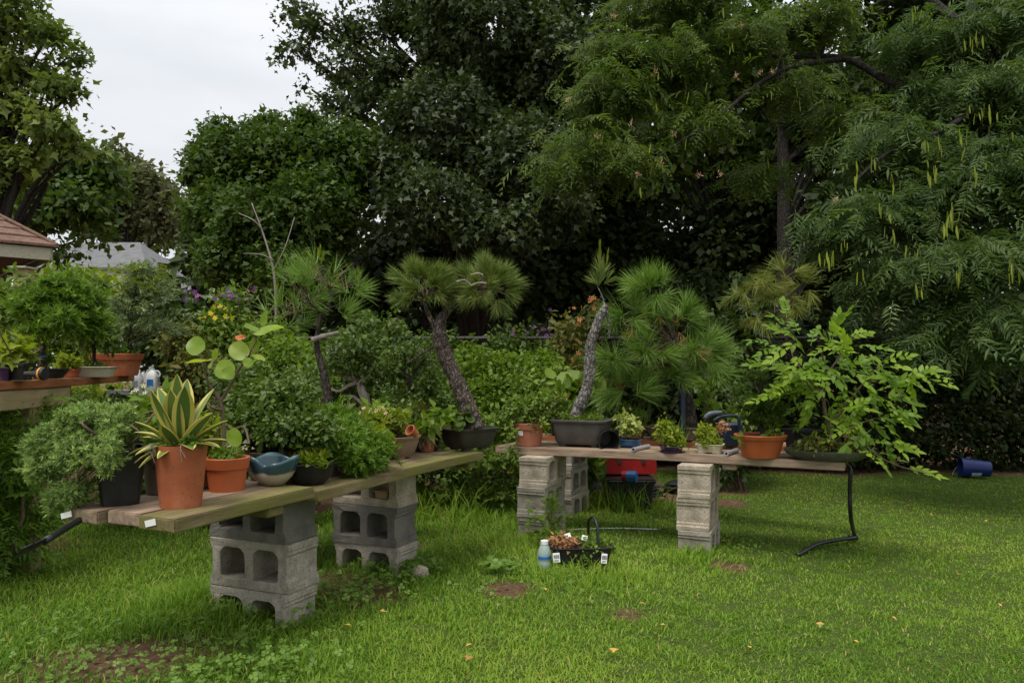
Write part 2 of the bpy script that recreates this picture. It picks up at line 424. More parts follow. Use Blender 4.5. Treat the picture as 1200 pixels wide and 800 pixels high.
M_MOSS = surf('mossy_soil', (.022, .026, .008), (.05, .06, .016), 50, 1, 1.0, 150, fine=((.09, .06, .03), 90, .62), dist=.006)
M_BARK = surf('dark_bark', (.035, .026, .02), (.10, .078, .062), 30, .95, 1.0, 45, stretch=(1, 1, .35), dist=.012, crack=(40, (.018, .014, .011)))
M_BARKG = surf('grey_pine_bark', (.11, .098, .088), (.36, .33, .30), 26, .95, 1.0, 60, stretch=(1, 1, .55), dist=.010, crack=(48, (.035, .03, .026)), stain=((.10, .065, .05), 14, .5, .7, .7))
M_BARKR = surf('reddish_pine_bark', (.06, .038, .03), (.22, .165, .135), 30, .95, 1.0, 60, stretch=(1, 1, .55), dist=.010, crack=(50, (.022, .016, .013)), stain=((.26, .23, .21), 20, .52, .66, .8))
M_TWIG = surf('brown_twig', (.085, .05, .032), (.15, .10, .07), 30, .9, .5, 80)
M_GTWIG = surf('pale_dead_wood', (.22, .185, .15), (.36, .32, .27), 30, .9, .6, 60, stretch=(1, 1, .4))
M_HOSE = surf('black_hose', (.010, .011, .012), (.02, .021, .022), 20, .38, .05, 80)
M_PIPE = surf('grey_metal_pipe', (.34, .33, .34), (.44, .43, .44), 20, .4, .1, 100, metal=.35)
M_WHITE = surf('white_plastic', (.72, .72, .70), (.80, .80, .78), 12, .45, .05, 60)
M_INK = surf('dark_ink', (.03, .03, .03), (.05, .05, .05), 12, .7, 0, 60)  # near-black for print and small parts; also painted shade inside holes
M_RED = surf('red_plastic', (.28, .010, .010), (.38, .016, .015), 8, .45, .1, 60, stain=((.16, .03, .02), 6, .5, .75, .6))
M_BLUE = surf('blue_plastic', (.008, .02, .12), (.014, .034, .19), 8, .4, .1, 60, stain=((.04, .045, .06), 6, .5, .75, .6))
M_LBLUE = surf('bright_blue_plastic', (.02, .12, .36), (.03, .17, .45), 8, .4, .1, 60)
M_NAVY = surf('navy_plastic', (.010, .016, .034), (.02, .028, .055), 8, .4, .1, 60)
M_ORANGE = surf('orange_plastic', (.60, .24, .02), (.70, .30, .03), 8, .4, .05, 60)
M_GREENP = surf('green_plastic_stake', (.012, .05, .03), (.02, .07, .04), 8, .4, .05, 60)
M_SHINGLE = surf('brown_roof_shingle', (.12, .066, .045), (.21, .125, .088), 18, .9, .6, 90, fine=((.08, .05, .038), 60, .62))
M_TBARK = surf('darker_tree_bark', (.018, .014, .011), (.05, .04, .032), 30, .95, 1.0, 45, stretch=(1, 1, .35), dist=.012, crack=(30, (.010, .008, .006)))  # same pattern as the dark bark in a darker tone
M_FASCIA = surf('weathered_fascia_paint', (.36, .33, .25), (.46, .42, .33), 8, .8, .3, 40, stretch=(1, 6, 6))
M_SHEDW = surf('shed_brown_wall', (.11, .06, .04), (.17, .10, .07), 6, .8, .3, 40)
M_GROOF = surf('grey_roof_shingle', (.11, .11, .115), (.17, .17, .175), 3, .9, .3, 20)
M_DROOF = surf('dark_grey_roof_shingle', (.07, .07, .075), (.11, .11, .115), 3, .9, .3, 20)
M_HWALL = surf('white_house_siding', (.62, .63, .64), (.72, .73, .74), 3, .7, .1, 20)
M_POLE = surf('utility_pole_wood', (.20, .17, .14), (.30, .26, .22), 3, .9, .3, 20)

# leaf materials (per leaf colour)
L_OAK = leafmat('oak_leaf', [(.018, .034, .012), (.036, .060, .022), (.075, .108, .044)], .25, .5, .3, k=1.1)
L_MAPLE = leafmat('maple_leaf', [(.026, .052, .010), (.044, .084, .016), (.085, .135, .028)], .3, .55, .2, k=1.1)
L_TALL = leafmat('tall_tree_leaf', [(.045, .075, .024), (.08, .12, .034), (.15, .19, .05)], .32, .55, .2, k=1.45)
L_FAR = leafmat('distant_leaf', [(.055, .072, .035), (.075, .092, .045), (.10, .105, .055)], .25, .6, k=1.2)
L_LIME = leafmat('lime_tree_leaf', [(.07, .115, .02), (.10, .16, .026), (.13, .19, .035)], .4, .5)
L_DARK = leafmat('understory_leaf', [(.013, .026, .008), (.022, .040, .011), (.036, .058, .016)], .22, .6, .15)  # lowered albedo puts the canopy's shade into the leaf colour
L_MIM = leafmat('silk_tree_leaf', [(.034, .066, .022), (.055, .098, .032), (.095, .145, .045)], .3, .55, .2, k=1.1)
L_MIMY = leafmat('silk_tree_yellow_leaf', [(.042, .076, .018), (.062, .104, .022), (.095, .140, .028)], .35, .55, .2, k=1.1)
L_POD = leafmat('seed_pod', [(.18, .24, .03), (.30, .37, .05)], .4, .5)
L_HEDGE = leafmat('hedge_leaf', [(.026, .046, .014), (.042, .074, .020), (.062, .10, .028)], .25, .45, .35, k=1.15)
L_VINE = leafmat('vine_leaf', [(.045, .085, .016), (.07, .125, .022), (.10, .165, .03)], .3, .5, k=.95)
L_SHRUB = leafmat('garden_shrub_leaf', [(.055, .10, .016), (.09, .155, .022), (.15, .22, .032)], .3, .5, k=1.15)
L_YGRN = leafmat('yellow_green_leaf', [(.12, .17, .016), (.18, .25, .024), (.26, .32, .03)], .4, .5)
L_LGRN = leafmat('light_green_shrub_leaf', [(.075, .14, .016), (.115, .20, .024), (.16, .26, .034)], .4, .5, k=1.0)
L_ROSE = leafmat('rose_shrub_leaf', [(.07, .095, .022), (.10, .125, .028), (.17, .13, .045)], .3, .5)
L_AZAL = leafmat('azalea_leaf', [(.036, .070, .013), (.062, .11, .018), (.10, .16, .026)], .25, .45, .35, k=1.15)
L_ASH = leafmat('ash_leaf', [(.13, .25, .028), (.18, .32, .035), (.26, .40, .045)], .4, .45, k=.82)
L_CEDAR = leafmat('green_cedar_spray', [(.045, .095, .012), (.075, .145, .018), (.12, .21, .03)], .3, .5, k=1.35)
L_SPRUCE = leafmat('blue_green_spruce', [(.07, .11, .06), (.11, .16, .085), (.20, .25, .12)], .15, .6, k=1.7)
L_JUNI = leafmat('blue_green_juniper', [(.12, .205, .068), (.19, .30, .10), (.29, .41, .15)], .2, .6)
L_PINE = leafmat('pine_needle', [(.050, .085, .022), (.095, .14, .038), (.18, .22, .070)], .15, .5, k=1.5)
L_PINEG = leafmat('bright_pine_needle', [(.058, .115, .024), (.095, .175, .036), (.155, .245, .06)], .2, .5, k=1.35)
L_PINEY = leafmat('yellowed_pine_needle', [(.09, .13, .028), (.15, .19, .045), (.26, .28, .085)], .2, .5, k=1.1)
L_AGAVE = leafmat('agave_green', [(.085, .165, .04), (.12, .215, .055), (.28, .34, .15)], .1, .4, .4)
L_AGY = leafmat('agave_yellow_margin', [(.50, .48, .14), (.62, .58, .22)], .15, .4)
L_GRAPE = leafmat('sea_grape_leaf', [(.14, .24, .03), (.20, .32, .04), (.26, .34, .05)], .4, .4, .4)
L_GRASS = leafmat('grass_blade', [(.060, .128, .014), (.095, .190, .021), (.145, .252, .032), (.21, .29, .05), (.36, .31, .14)], .35, .6, .15, k=1.22)
L_CLOV = leafmat('clover_leaf', [(.065, .135, .02), (.095, .18, .03), (.135, .23, .05)], .3, .5, k=1.2)
L_DRY = leafmat('dry_leaf', [(.26, .15, .05), (.42, .27, .11), (.55, .33, .06)], .1, .8)
L_SEDUM = leafmat('wilted_sedum', [(.20, .09, .05), (.30, .16, .09), (.36, .24, .12)], .1, .7)
L_PURP = leafmat('purple_flower', [(.10, .035, .26), (.20, .06, .34), (.36, .13, .42)], .3, .5)
L_YEL = leafmat('yellow_flower', [(.62, .45, .015), (.72, .56, .03)], .3, .5)
L_ORNG = leafmat('orange_bloom', [(.52, .16, .08), (.62, .28, .14)], .3, .5)
L_PINK = leafmat('pale_pink_bloom', [(.60, .35, .30), (.70, .50, .44)], .3, .5)
L_REDF = leafmat('red_bloom', [(.68, .05, .015), (.75, .09, .03)], .3, .5)
L_WHT = leafmat('white_bloom', [(.62, .62, .45), (.72, .72, .6)], .3, .5)
L_VAR = leafmat('variegated_leaf', [(.10, .17, .03), (.35, .40, .14), (.16, .24, .05)], .3, .5)
L_CLAD = leafmat('cactus_pad', [(.10, .19, .05), (.14, .24, .06)], .1, .5)

# ------------------------------------------------------------------ ground sheet with bare patches
PATCH = []
for px, py, r, k in ((165, 772, .20, 1), (410, 692, .24, .9), (597, 690, .10, 1), (853, 664, .085, .9), (735, 720, .06, .8), (850, 590, .16, 1), (838, 572, .30, 1),
                     (760, 580, .36, .9), (700, 574, .25, .8), (300, 712, .12, .6), (480, 640, .1, .5), (60, 790, .2, .6), (20, 640, .3, .7)):
    g = G(px, py); PATCH.append((g.x, g.y, r, k))
def bare(x, y):
    b = np.zeros_like(x)
    wob = .25 * np.sin(x * 9 + 1.3 * np.sin(y * 7)) + .2 * np.sin(y * 11 + 2 * np.cos(x * 5))
    for cx, cy, r, k in PATCH:
        d = np.sqrt((x - cx) ** 2 + ((y - cy) * .8) ** 2) / r
        b = np.maximum(b, k * np.clip(1.55 - d * (1 + .5 * wob), 0, 1))
    # strip of bare mulch behind the second bench and woodland floor past the lawn
    yl = np.where(x > 1.5, 8.75 + .1 * np.sin(x * 3), np.where(x > -0.6, 7.2, 6.6))
    yl = np.where(x < -1.35, 5.3, yl)
    b = np.maximum(b, np.clip((y - yl) / .35, 0, 1))
    return b
xs = np.concatenate([[-600, -200, -80, -40, -20, -12, -8, -6], np.arange(-5, 6.01, .06), [7, 9, 12, 20, 40, 80, 200, 600]])
ys = np.concatenate([[-60, -20, -5, 0, 1], np.arange(1.6, 9.6, .06), [10, 11, 12, 14, 17, 20, 26, 35, 50, 80, 140, 300, 900]])
X, Y = np.meshgrid(xs, ys); Z = gz(X, Y)
near = (Y < 9.6) & (Y > 1.5) & (np.abs(X) < 5.5)
Z = Z + np.where(near, rng.normal(size=X.shape) * .004, 0)
BB = bare(X, Y)
nx, ny = len(xs), len(ys)
idx = np.arange(nx * ny).reshape(ny, nx)
q = np.stack([idx[:-1, :-1], idx[:-1, 1:], idx[1:, 1:], idx[1:, :-1]], -1).reshape(-1, 4)
me = bpy.data.meshes.new('ground')
me.from_pydata(np.stack([X, Y, Z], -1).reshape(-1, 3).tolist(), [], q.tolist())
a = me.attributes.new('bare', 'FLOAT', 'POINT'); a.data.foreach_set('value', BB.reshape(-1).astype(np.float32))
gm, N, L, bs, out = newmat('lawn_soil')
at = N.new('ShaderNodeAttribute'); at.attribute_name = 'bare'
tc = N.new('ShaderNodeTexCoord')
r1 = ramp(N, [(.3, (.055, .085, .016)), (.7, (.095, .13, .028))]); L.new(noise(N, L, tc.outputs['Object'], 9, 6, .7), r1.inputs[0])
r2 = ramp(N, [(.28, (.065, .036, .02)), (.5, (.14, .082, .048)), (.72, (.26, .175, .105))]); L.new(noise(N, L, tc.outputs['Object'], 34, 8, .75), r2.inputs[0])
ad = N.new('ShaderNodeMath'); ad.operation = 'MULTIPLY_ADD'; L.new(noise(N, L, tc.outputs['Object'], 26, 5, .7), ad.inputs[0]); ad.inputs[1].default_value = .8; L.new(at.outputs['Fac'], ad.inputs[2])
r3 = ramp(N, [(.62, (0, 0, 0)), (.9, (1, 1, 1))]); L.new(ad.outputs[0], r3.inputs[0])
mx = N.new('ShaderNodeMix'); mx.data_type = 'RGBA'; L.new(r3.outputs[0], mx.inputs[0]); L.new(r1.outputs[0], mx.inputs[6]); L.new(r2.outputs[0], mx.inputs[7])
L.new(mx.outputs[2], bs.inputs['Base Color']); bs.inputs['Roughness'].default_value = 1; bs.inputs['Specular IOR Level'].default_value = .1
bp = N.new('ShaderNodeBump'); bp.inputs['Strength'].default_value = 1; bp.inputs['Distance'].default_value = .02
L.new(noise(N, L, tc.outputs['Object'], 70, 6, .7), bp.inputs['Height']); L.new(bp.outputs[0], bs.inputs['Normal'])
tag(meshobj('ground', me, gm, smooth=True), 'grassy back yard ground with bare brown patches', 'ground', kind='structure')

# ------------------------------------------------------------------ grass
def grass_field(n):
    y = 2.15 * (9.2 / 2.15) ** rng.random(n)                 # density falls off with distance
    x = (rng.random(n) * 2 - 1) * (y * .72 + .35)
    # clumping
    cl = np.sin(x * 13 + 2 * np.sin(y * 9)) + np.sin(y * 17 + 3 * np.cos(x * 7))
    b = bare(x, y)
    keep = rng.random(n) > b * 1.05
    keep &= ~((rng.random(n) < .15) & (cl < -1.2))
    x, y, cl = x[keep], y[keep], cl[keep]
    return x, y, cl
gx, gy, gc = grass_field(235000)
n = len(gx)
tall = np.zeros(n)
for px, py, r, k in ((255, 715, .28, 1.8), (370, 712, .2, .9), (450, 672, .25, .9), (560, 600, .6, 1.7), (600, 640, .35, .8), (690, 672, .3, 1.2), (815, 655, .24, 1.4), (625, 620, .3, 1.4), (660, 590, .4, 1.2), (540, 570, .6, 1.9), (720, 592, .45, 1.5), (930, 560, .3, .2)):
    g = G(px, py); tall = np.maximum(tall, k * np.exp(-(((gx - g.x) ** 2 + (gy - g.y) ** 2) / r ** 2)))
left = np.clip((-gx) / 2 + .5, 0, 1)
Lg = (.021 + .014 * left + .003 * gc) * rng.uniform(.6, 1.5, n) * (1 + 1.7 * tall)
Lg = np.maximum(Lg, .015)
wg = (.0022 + .00055 * gy) * rng.uniform(.7, 1.4, n)
az = rng.random(n) * 2 * np.pi; lean = rng.uniform(.25, 1.4, n)
d = np.stack([np.cos(az) * lean, np.sin(az) * lean, np.ones(n)], -1)
u = np.stack([-np.cos(az), -np.sin(az), lean], -1) + rng.normal(size=(n, 3)) * .3
patchn = .5 + .25 * np.sin(gx * 2.3 + 1) + .25 * np.sin(gy * 3.1 + gx * 1.7)
rn = np.clip(.42 * patchn + .45 * rng.random(n) - .05 - .08 * left, 0, .84)
rn = np.where(rng.random(n) < .035, rng.uniform(.86, 1, n), rn)
pos = np.stack([gx, gy, gz(gx, gy) - .004], -1)
o = inst('grass', BLADE, pos, frames(d, u), np.stack([wg, Lg, Lg * 1.5], -1), L_GRASS, None, rn)
tag(o, 'short green lawn grass covering the yard', 'grass', kind='stuff')

# low broad-leaved weeds in the grass
TRI = T_([(0, 0, 0)] + [(math.sin(t) * r, math.cos(t) * r, .04) for k in range(3) for t, r in ((k * 2.09 - .75, .42), (k * 2.09, .5), (k * 2.09 + .75, .42))],
         [f for k in range(3) for f in ((0, 2 + 3 * k, 1 + 3 * k), (0, 3 + 3 * k, 2 + 3 * k))])
wp, wsz = [], []
for px, py, r, k, s in ((400, 700, .26, 260, .032), (330, 722, .22, 200, .032), (265, 722, .15, 60, .028), (470, 672, .13, 90, .034), (210, 728, .18, 90, .022), (90, 740, .4, 260, .02), (250, 790, .28, 220, .026), (60, 795, .3, 160, .022),
                        (500, 670, .12, 50, .045), (585, 672, .09, 40, .05), (660, 655, .3, 120, .02), (640, 700, .4, 120, .018), (860, 640, .25, 90, .02), (320, 790, .2, 90, .026), (900, 740, .6, 120, .015)):
    g = G(px, py)
    for _ in range(k):
        x, y = g.x + random.gauss(0, r * .6), g.y + random.gauss(0, r * .6)
        wp.append((x, y, float(gz(x, y)) + random.uniform(.015, .06) * (1.3 if s > .024 else .6))); wsz.append(s * random.uniform(.6, 1.35))
wp = np.array(wp); n = len(wp)
o = inst('ground_ivy_weeds', TRI, wp, frames(rng.normal(size=(n, 3)) * np.array([1, 1, .25]), np.array([0, -.35, 1]) + rng.normal(size=(n, 3)) * .3), np.array(wsz), L_CLOV)
tag(o, 'patches of low broad-leaved weeds growing through the lawn', 'weeds', kind='stuff')

# fallen dry leaves, one by one
leaf_me = None
for k, (px, py) in enumerate([(688, 598), (640, 632), (757, 717), (774, 741), (930, 574), (1037, 592), (1090, 606), (1155, 614), (1118, 635), (1044, 677), (916, 630), (961, 738), (1045, 731),
                              (860, 698), (545, 768), (552, 780), (412, 743), (445, 725), (880, 770), (1132, 770), (372, 604), (1065, 597), (1170, 715), (1120, 680), (1000, 760), (720, 770), (600, 590), (846, 640), (640, 700), (980, 610)]):
    g = G(px, py); s = random.uniform(.022, .042)
    R = Matrix.Rotation(random.uniform(0, 6.28), 4, 'Z') @ Matrix.Rotation(random.uniform(-.5, .5), 4, 'X')
    o = inst('fallen_leaf', MAPLE if k % 2 else LEAF, np.zeros((1, 3)), np.array([np.eye(3)]), np.array([1.0]), L_DRY, None, np.array([random.random()]))
    o.matrix_basis = Matrix.Translation(g + Vector((0, 0, .035))) @ R @ Matrix.Scale(s, 4); W[o.name] = o.matrix_basis.copy()
    tag(o, 'small dry yellow-brown fallen leaf lying on the lawn', 'leaf', 'dry leaves scattered over the lawn')

# ------------------------------------------------------------------ cinder blocks
def block_mesh(name, seed, matt):
    r = random.Random(seed)
    Lh, Hh, D = .1985, .097, .194
    e = [(Lh, -Hh), (Lh, -Hh + .026), (Lh - .005, -Hh + .029), (Lh - .005, -Hh + .044), (Lh - .012, -Hh + .049), (Lh - .012, Hh - .049), (Lh - .005, Hh - .044), (Lh - .005, Hh - .029), (Lh, Hh - .026), (Lh, Hh)]
    outer = e + [(-x, z) for x, z in reversed(e)]
    def hole(cx):
        pts = []
        for (sx, sz, a0) in ((1, -1, -90), (1, 1, 0), (-1, 1, 90), (-1, -1, 180)):
            rr = .034 if sz > 0 else .014
            for k in range(4):
                a = math.radians(a0 + 30 * k)
                pts.append((cx + sx * (.062 - rr) + rr * math.cos(a), sz * (.062 - rr) + .002 + rr * math.sin(a)))
        return pts
    loops = [outer, hole(-.083), hole(.083)]
    bm = bmesh.new(); ed = []
    for lp in loops:
        vs = [bm.verts.new((x, 0, z)) for x, z in lp]
        for i in range(len(vs)): ed.append(bm.edges.new((vs[i], vs[(i + 1) % len(vs)])))
    bmesh.ops.triangle_fill(bm, edges=ed, use_beauty=True)
    ret = bmesh.ops.extrude_face_region(bm, geom=bm.faces[:])
    nv = [v for v in ret['geom'] if isinstance(v, bmesh.types.BMVert)]
    bmesh.ops.translate(bm, vec=(0, D, 0), verts=nv)
    bmesh.ops.recalc_face_normals(bm, faces=bm.faces)
    bmesh.ops.bevel(bm, geom=[x for x in bm.edges if x.calc_face_angle(0) > .7], offset=.002, segments=1, affect='EDGES')
    for v in bm.verts: v.co += Vector((r.gauss(0, .0011), r.gauss(0, .0011), r.gauss(0, .0009)))
    me = bpy.data.meshes.new(name); bm.to_mesh(me); bm.free(); me.materials.append(matt); return me
BLK = {k: [block_mesh('cinder_block', 10 * k + s, M_CON[k]) for s in range(2)] for k in range(3)}
def stack(corner, axis_long, axis_core, tops, seq, where):
    """corner: front corner; axis_long: unit vector along the block's length; axis_core: along its cores"""
    names = ['topmost', 'second down', 'lowest']
    ztop = tops
    for k, kind in enumerate(seq):
        z = ztop - .0975 - .1955 * k
        ang = math.atan2(axis_long.y, axis_long.x) + random.uniform(-.035, .035) * (1 if k else 0)
        c = corner + axis_long * .1985 + Vector((random.uniform(-.008, .008), random.uniform(-.008, .008), 0))
        M = Matrix.Translation((c.x, c.y, z)) @ Matrix.Rotation(ang, 4, 'Z')
        if axis_core.cross(axis_long).z > 0: M = M @ Matrix.Rotation(math.pi, 4, 'Z') @ Matrix.Translation((0, 0, 0))
        o = meshobj('cinder_block', BLK[kind][k % 2], None, None, M)
        tag(o, '%s cinder block, %s of the stack %s' % (['grey', 'dark charcoal grey', 'pale tan grey'][kind], names[k], where), 'cinder block', 'cinder blocks propping up the plank benches')
A_L = Vector((-.913, .409, 0)); A_C = Vector((.409, .913, 0))       # stacks under the long mossy bench
stack(Vector((-.877, 2.99, 0)), A_L, A_C, .585, (1, 0, 0), 'nearest the agave pot')
stack(Vector((-.570, 3.83, 0)), A_L, A_C, .568, (2, 1, 0), 'below the tan bonsai pot')
B_L = Vector((.396, .918, 0)); B_C = Vector((-.918, .396, 0))       # stacks under the right hand bench
stack(Vector((.2145, 4.95, 0)) , B_L, B_C, .485, (2, 0, 0), 'under the pink plastic pot')
stack(Vector((1.168, 4.55, 0)), B_L, B_C, .485, (2, 2, 0), 'under the small cream pot')
stack(Vector((.45, 5.75, 0)), B_L, B_C, .485, (0, 0, 0), 'behind the bench by the red toolbox')

# ------------------------------------------------------------------ plank benches
def plank_mesh(name, Lx, Wy, Tz, mats, seed=0, end=True):
    r = random.Random(seed); bm = bmesh.new()
    bmesh.ops.create_cube(bm, size=1)
    for v in bm.verts: v.co = Vector((v.co.x * Lx, v.co.y * Wy, v.co.z * Tz))
    bmesh.ops.bevel(bm, geom=bm.edges[:], offset=min(.004, Tz * .2), segments=2, affect='EDGES')
    bmesh.ops.subdivide_edges(bm, edges=[e for e in bm.edges if abs((e.verts[0].co - e.verts[1].co).x) > Lx * .5], cuts=12)
    ph = r.uniform(0, 6)
    for v in bm.verts:
        v.co.z += .0035 * math.sin(v.co.x * 3 + ph); v.co.y += .002 * math.sin(v.co.x * 5 + ph)
    me = bpy.data.meshes.new(name); bm.to_mesh(me); bm.free(); me.materials.append(mats); return me
def bench(name, label, p0, p1, ztop, widths, T, back, mats, cleats=(), gap=.006, stagger=.02, overh=None):
    """p0 -> p1 is the front edge; 'back' the unit vector across the bench"""
    p0, p1 = Vector((p0[0], p0[1], 0)), Vector((p1[0], p1[1], 0))
    ax = (p1 - p0).normalized(); Lx = (p1 - p0).length; ang = math.atan2(ax.y, ax.x)
    t = thing(name, label, 'bench', (p0.x, p0.y, ztop - T), None)
    off = 0
    for k, w in enumerate(widths):
        c = p0 + ax * (Lx / 2 + random.uniform(-stagger, stagger) * (k > 0)) + back * (off + w / 2)
        mt = mats[k % len(mats)]
        meshobj('plank', plank_mesh('plank', Lx, w, T, mt, k + 3), None, t, Matrix.Translation((c.x, c.y, ztop - T / 2 - random.uniform(0, .002))) @ Matrix.Rotation(ang, 4, 'Z'))
        off += w + gap
    for s in cleats:
        c = p0 + ax * s + back * (off / 2)
        meshobj('cross_cleat', plank_mesh('cross_cleat', off * .92, .085, .036, mats[0], 9), None, t, Matrix.Translation((c.x, c.y, ztop - T - .0195)) @ Matrix.Rotation(math.atan2(back.y, back.x), 4, 'Z'))
    return t
T1 = .042; Z1 = .627; Z1B = .612; Z2 = .535
bA = bench('plank_bench', 'mossy wooden plank bench carrying the agave pot and teal bowl', (-1.018, 2.32), (-.752, 2.925), Z1, (.156, .15, .156), T1, A_L, [M_WOODG, M_WOODP, M_WOOD], cleats=(.47,))
bB = bench('plank_bench', 'greenish wooden plank bench carrying the tan bonsai pot and dark pine pot', (-.745, 2.945), (-.158, 4.25), Z1B, (.142, .14, .142), T1, A_L, [M_WOODG, M_WOOD, M_WOODP], cleats=(1.33,))
# paper tags stapled on the plank ends
for f, (w, h) in ((.10, (.045, .02)), (.45, (.05, .018))):
    p = Vector((-1.018, 2.32, 0)) + A_L * f - A_C * (.003 if f < .3 else .026)
    mb = MB(); mb.box((0, 0, 0), (w / 2, .001, h / 2))
    mb.build('paper_tag', M_WHITE, bA, Matrix.Translation((p.x, p.y, Z1 - .018)) @ Matrix.Rotation(math.atan2(A_L.y, A_L.x), 4, 'Z') @ Matrix.Rotation(.25, 4, 'Y'))
bC = bench('plank_bench', 'brown wooden plank bench carrying the round terracotta bowl and grey bonsai pot', (-.116, 5.24), (1.90, 4.38), Z2, (.14, .14, .14), .048, Vector((.396, .918, 0)), [M_WOODP, M_WOOD, M_WOODP], cleats=(1.55,))
bD = bench('plank_bench', 'reddish plank bench in the rear carrying the shaggy pine', (-.05, 6.05), (2.3, 5.05), Z2, (.14, .14), .045, Vector((.396, .918, 0)), [M_REDW, M_WOOD])

# ------------------------------------------------------------------ far buildings
def prism_roof(mb, x0, x1, y0, y1, ze, zr, hip0=0.0, hip1=0.0, th=.12):
    ym = (y0 + y1) / 2
    a = [(x0, y0, ze), (x1, y0, ze), (x1, y1, ze), (x0, y1, ze), (x0 + hip0, ym, zr), (x1 - hip1, ym, zr)]
    b = [(x, y, z - th) for x, y, z in a[:4]]
    mb.add(a + b, [(0, 1, 5, 4), (2, 3, 4, 5), (1, 2, 5), (3, 0, 4), (0, 6, 7, 1), (1, 7, 8, 2), (2, 8, 9, 3), (3, 9, 6, 0), (9, 8, 7, 6)])
def far_house(label, pc, x0p, x1p, d, ridge, eave, depth, wallmat, roofmat, hip0, hip1, dormer=None, windows=()):
    x0, x1 = (x0p - 600) / F * d, (x1p - 600) / F * d
    ze = HC - (eave - HY) / F * d; zr = HC - (ridge - HY) / F * (d + depth / 2)
    g = -.1
    t = thing('house', label, 'house', ((x0 + x1) / 2, d + depth / 2, g))
    mb = MB(); mb.box(((x0 + x1) / 2, d + depth / 2, (ze + g) / 2), ((x1 - x0) / 2 - .35, depth / 2 - .35, (ze - g) / 2 - .07)); mb.build('wall', wallmat, t)
    mb = MB(); prism_roof(mb, x0, x1, d, d + depth, ze, zr, hip0, hip1); rf = mb.build('roof', roofmat, t)
    for (a, b) in windows:
        x = (a - 600) / F * d
        mb = MB(); mb.box((x, d + .33, 1.5), (.5, .04, .7)); w = mb.build('window', M_WHITE, t)
        mb = MB(); mb.box((x, d + .28, 1.5), (.42, .02, .62)); mb.build('pane', M_NAVY, w)
    if dormer:
        a, b, top, bot = dormer
        xa, xb = (a - 600) / F * d, (b - 600) / F * d; zt, zb = HC - (top - HY) / F * d, HC - (bot - HY) / F * d
        xm = (xa + xb) / 2
        mb = MB(); mb.add([(xa, d - .3, zb), (xb, d - .3, zb), (xm, d - .3, zt), (xa, d + 2.5, zb), (xb, d + 2.5, zb), (xm, d + 2.5, zt)], [(0, 1, 2), (0, 2, 5, 3), (1, 4, 5, 2), (0, 3, 4, 1), (3, 5, 4)]); mb.build('gable', wallmat, t)
        for s, xe in ((-1, xa), (1, xb)):
            mb = MB(); e = Vector((xe + s * .25, 0, zb - .25)); p = Vector((xm, 0, zt + .1))
            dn = Vector((0, 0, -.22))
            vs = []
            for yy in (d - .55, d + 2.6): vs += [(e.x, yy, e.z), (p.x, yy, p.z), (p.x, yy, p.z + .2), (e.x, yy, e.z + .2)]
            mb.add(vs, [(0, 1, 2, 3), (7, 6, 5, 4), (0, 4, 5, 1), (3, 2, 6, 7), (0, 3, 7, 4)])
            mb.build('gable_roof', M_DROOF, t)
            mb = MB(); vs = []
            for yy in (d - .60, d - .56): vs += [(e.x, yy, e.z - .06), (p.x, yy, p.z - .06), (p.x, yy, p.z + .16), (e.x, yy, e.z + .16)]
            mb.add(vs, [(3, 2, 1, 0), (4, 5, 6, 7), (0, 1, 5, 4), (3, 7, 6, 2), (0, 4, 7, 3), (1, 2, 6, 5)])
            mb.build('gable_trim', M_WHITE, t)
    return t
far_house('far white house with pale grey hip roof behind the trees', None, 20, 172, 42, 284, 313, 7.5, M_HWALL, M_GROOF, 1.5, 2.2, windows=((70, 0), (110, 0), (150, 0)))
far_house('distant white house with dark roof and small white gable', None, 158, 232, 55, 300, 322, 8, M_HWALL, M_DROOF, 1.2, 1.0, dormer=(183, 204, 307, 325), windows=((175, 0), (215, 0)))
t = thing('utility_pole', 'wooden utility pole with grey transformer can above the far roofs', 'utility pole', P(171, 440, 60))
mb = MB(); mb.tube([P(171, 442, 60), P(170.5, 258, 60)], [.17, .12], 8); mb.build('pole', M_POLE, t, smooth=40)
mb = MB(); c = P(167, 292, 59.6); mb.tube([c + Vector((0, 0, -.42)), c + Vector((0, 0, .42))], .24, 12); mb.build('transformer', M_PIPE, t, smooth=40)
mb = MB(); c = P(170.5, 268, 60); mb.box(c, (.9, .06, .06)); mb.build('crossarm', M_POLE, t)

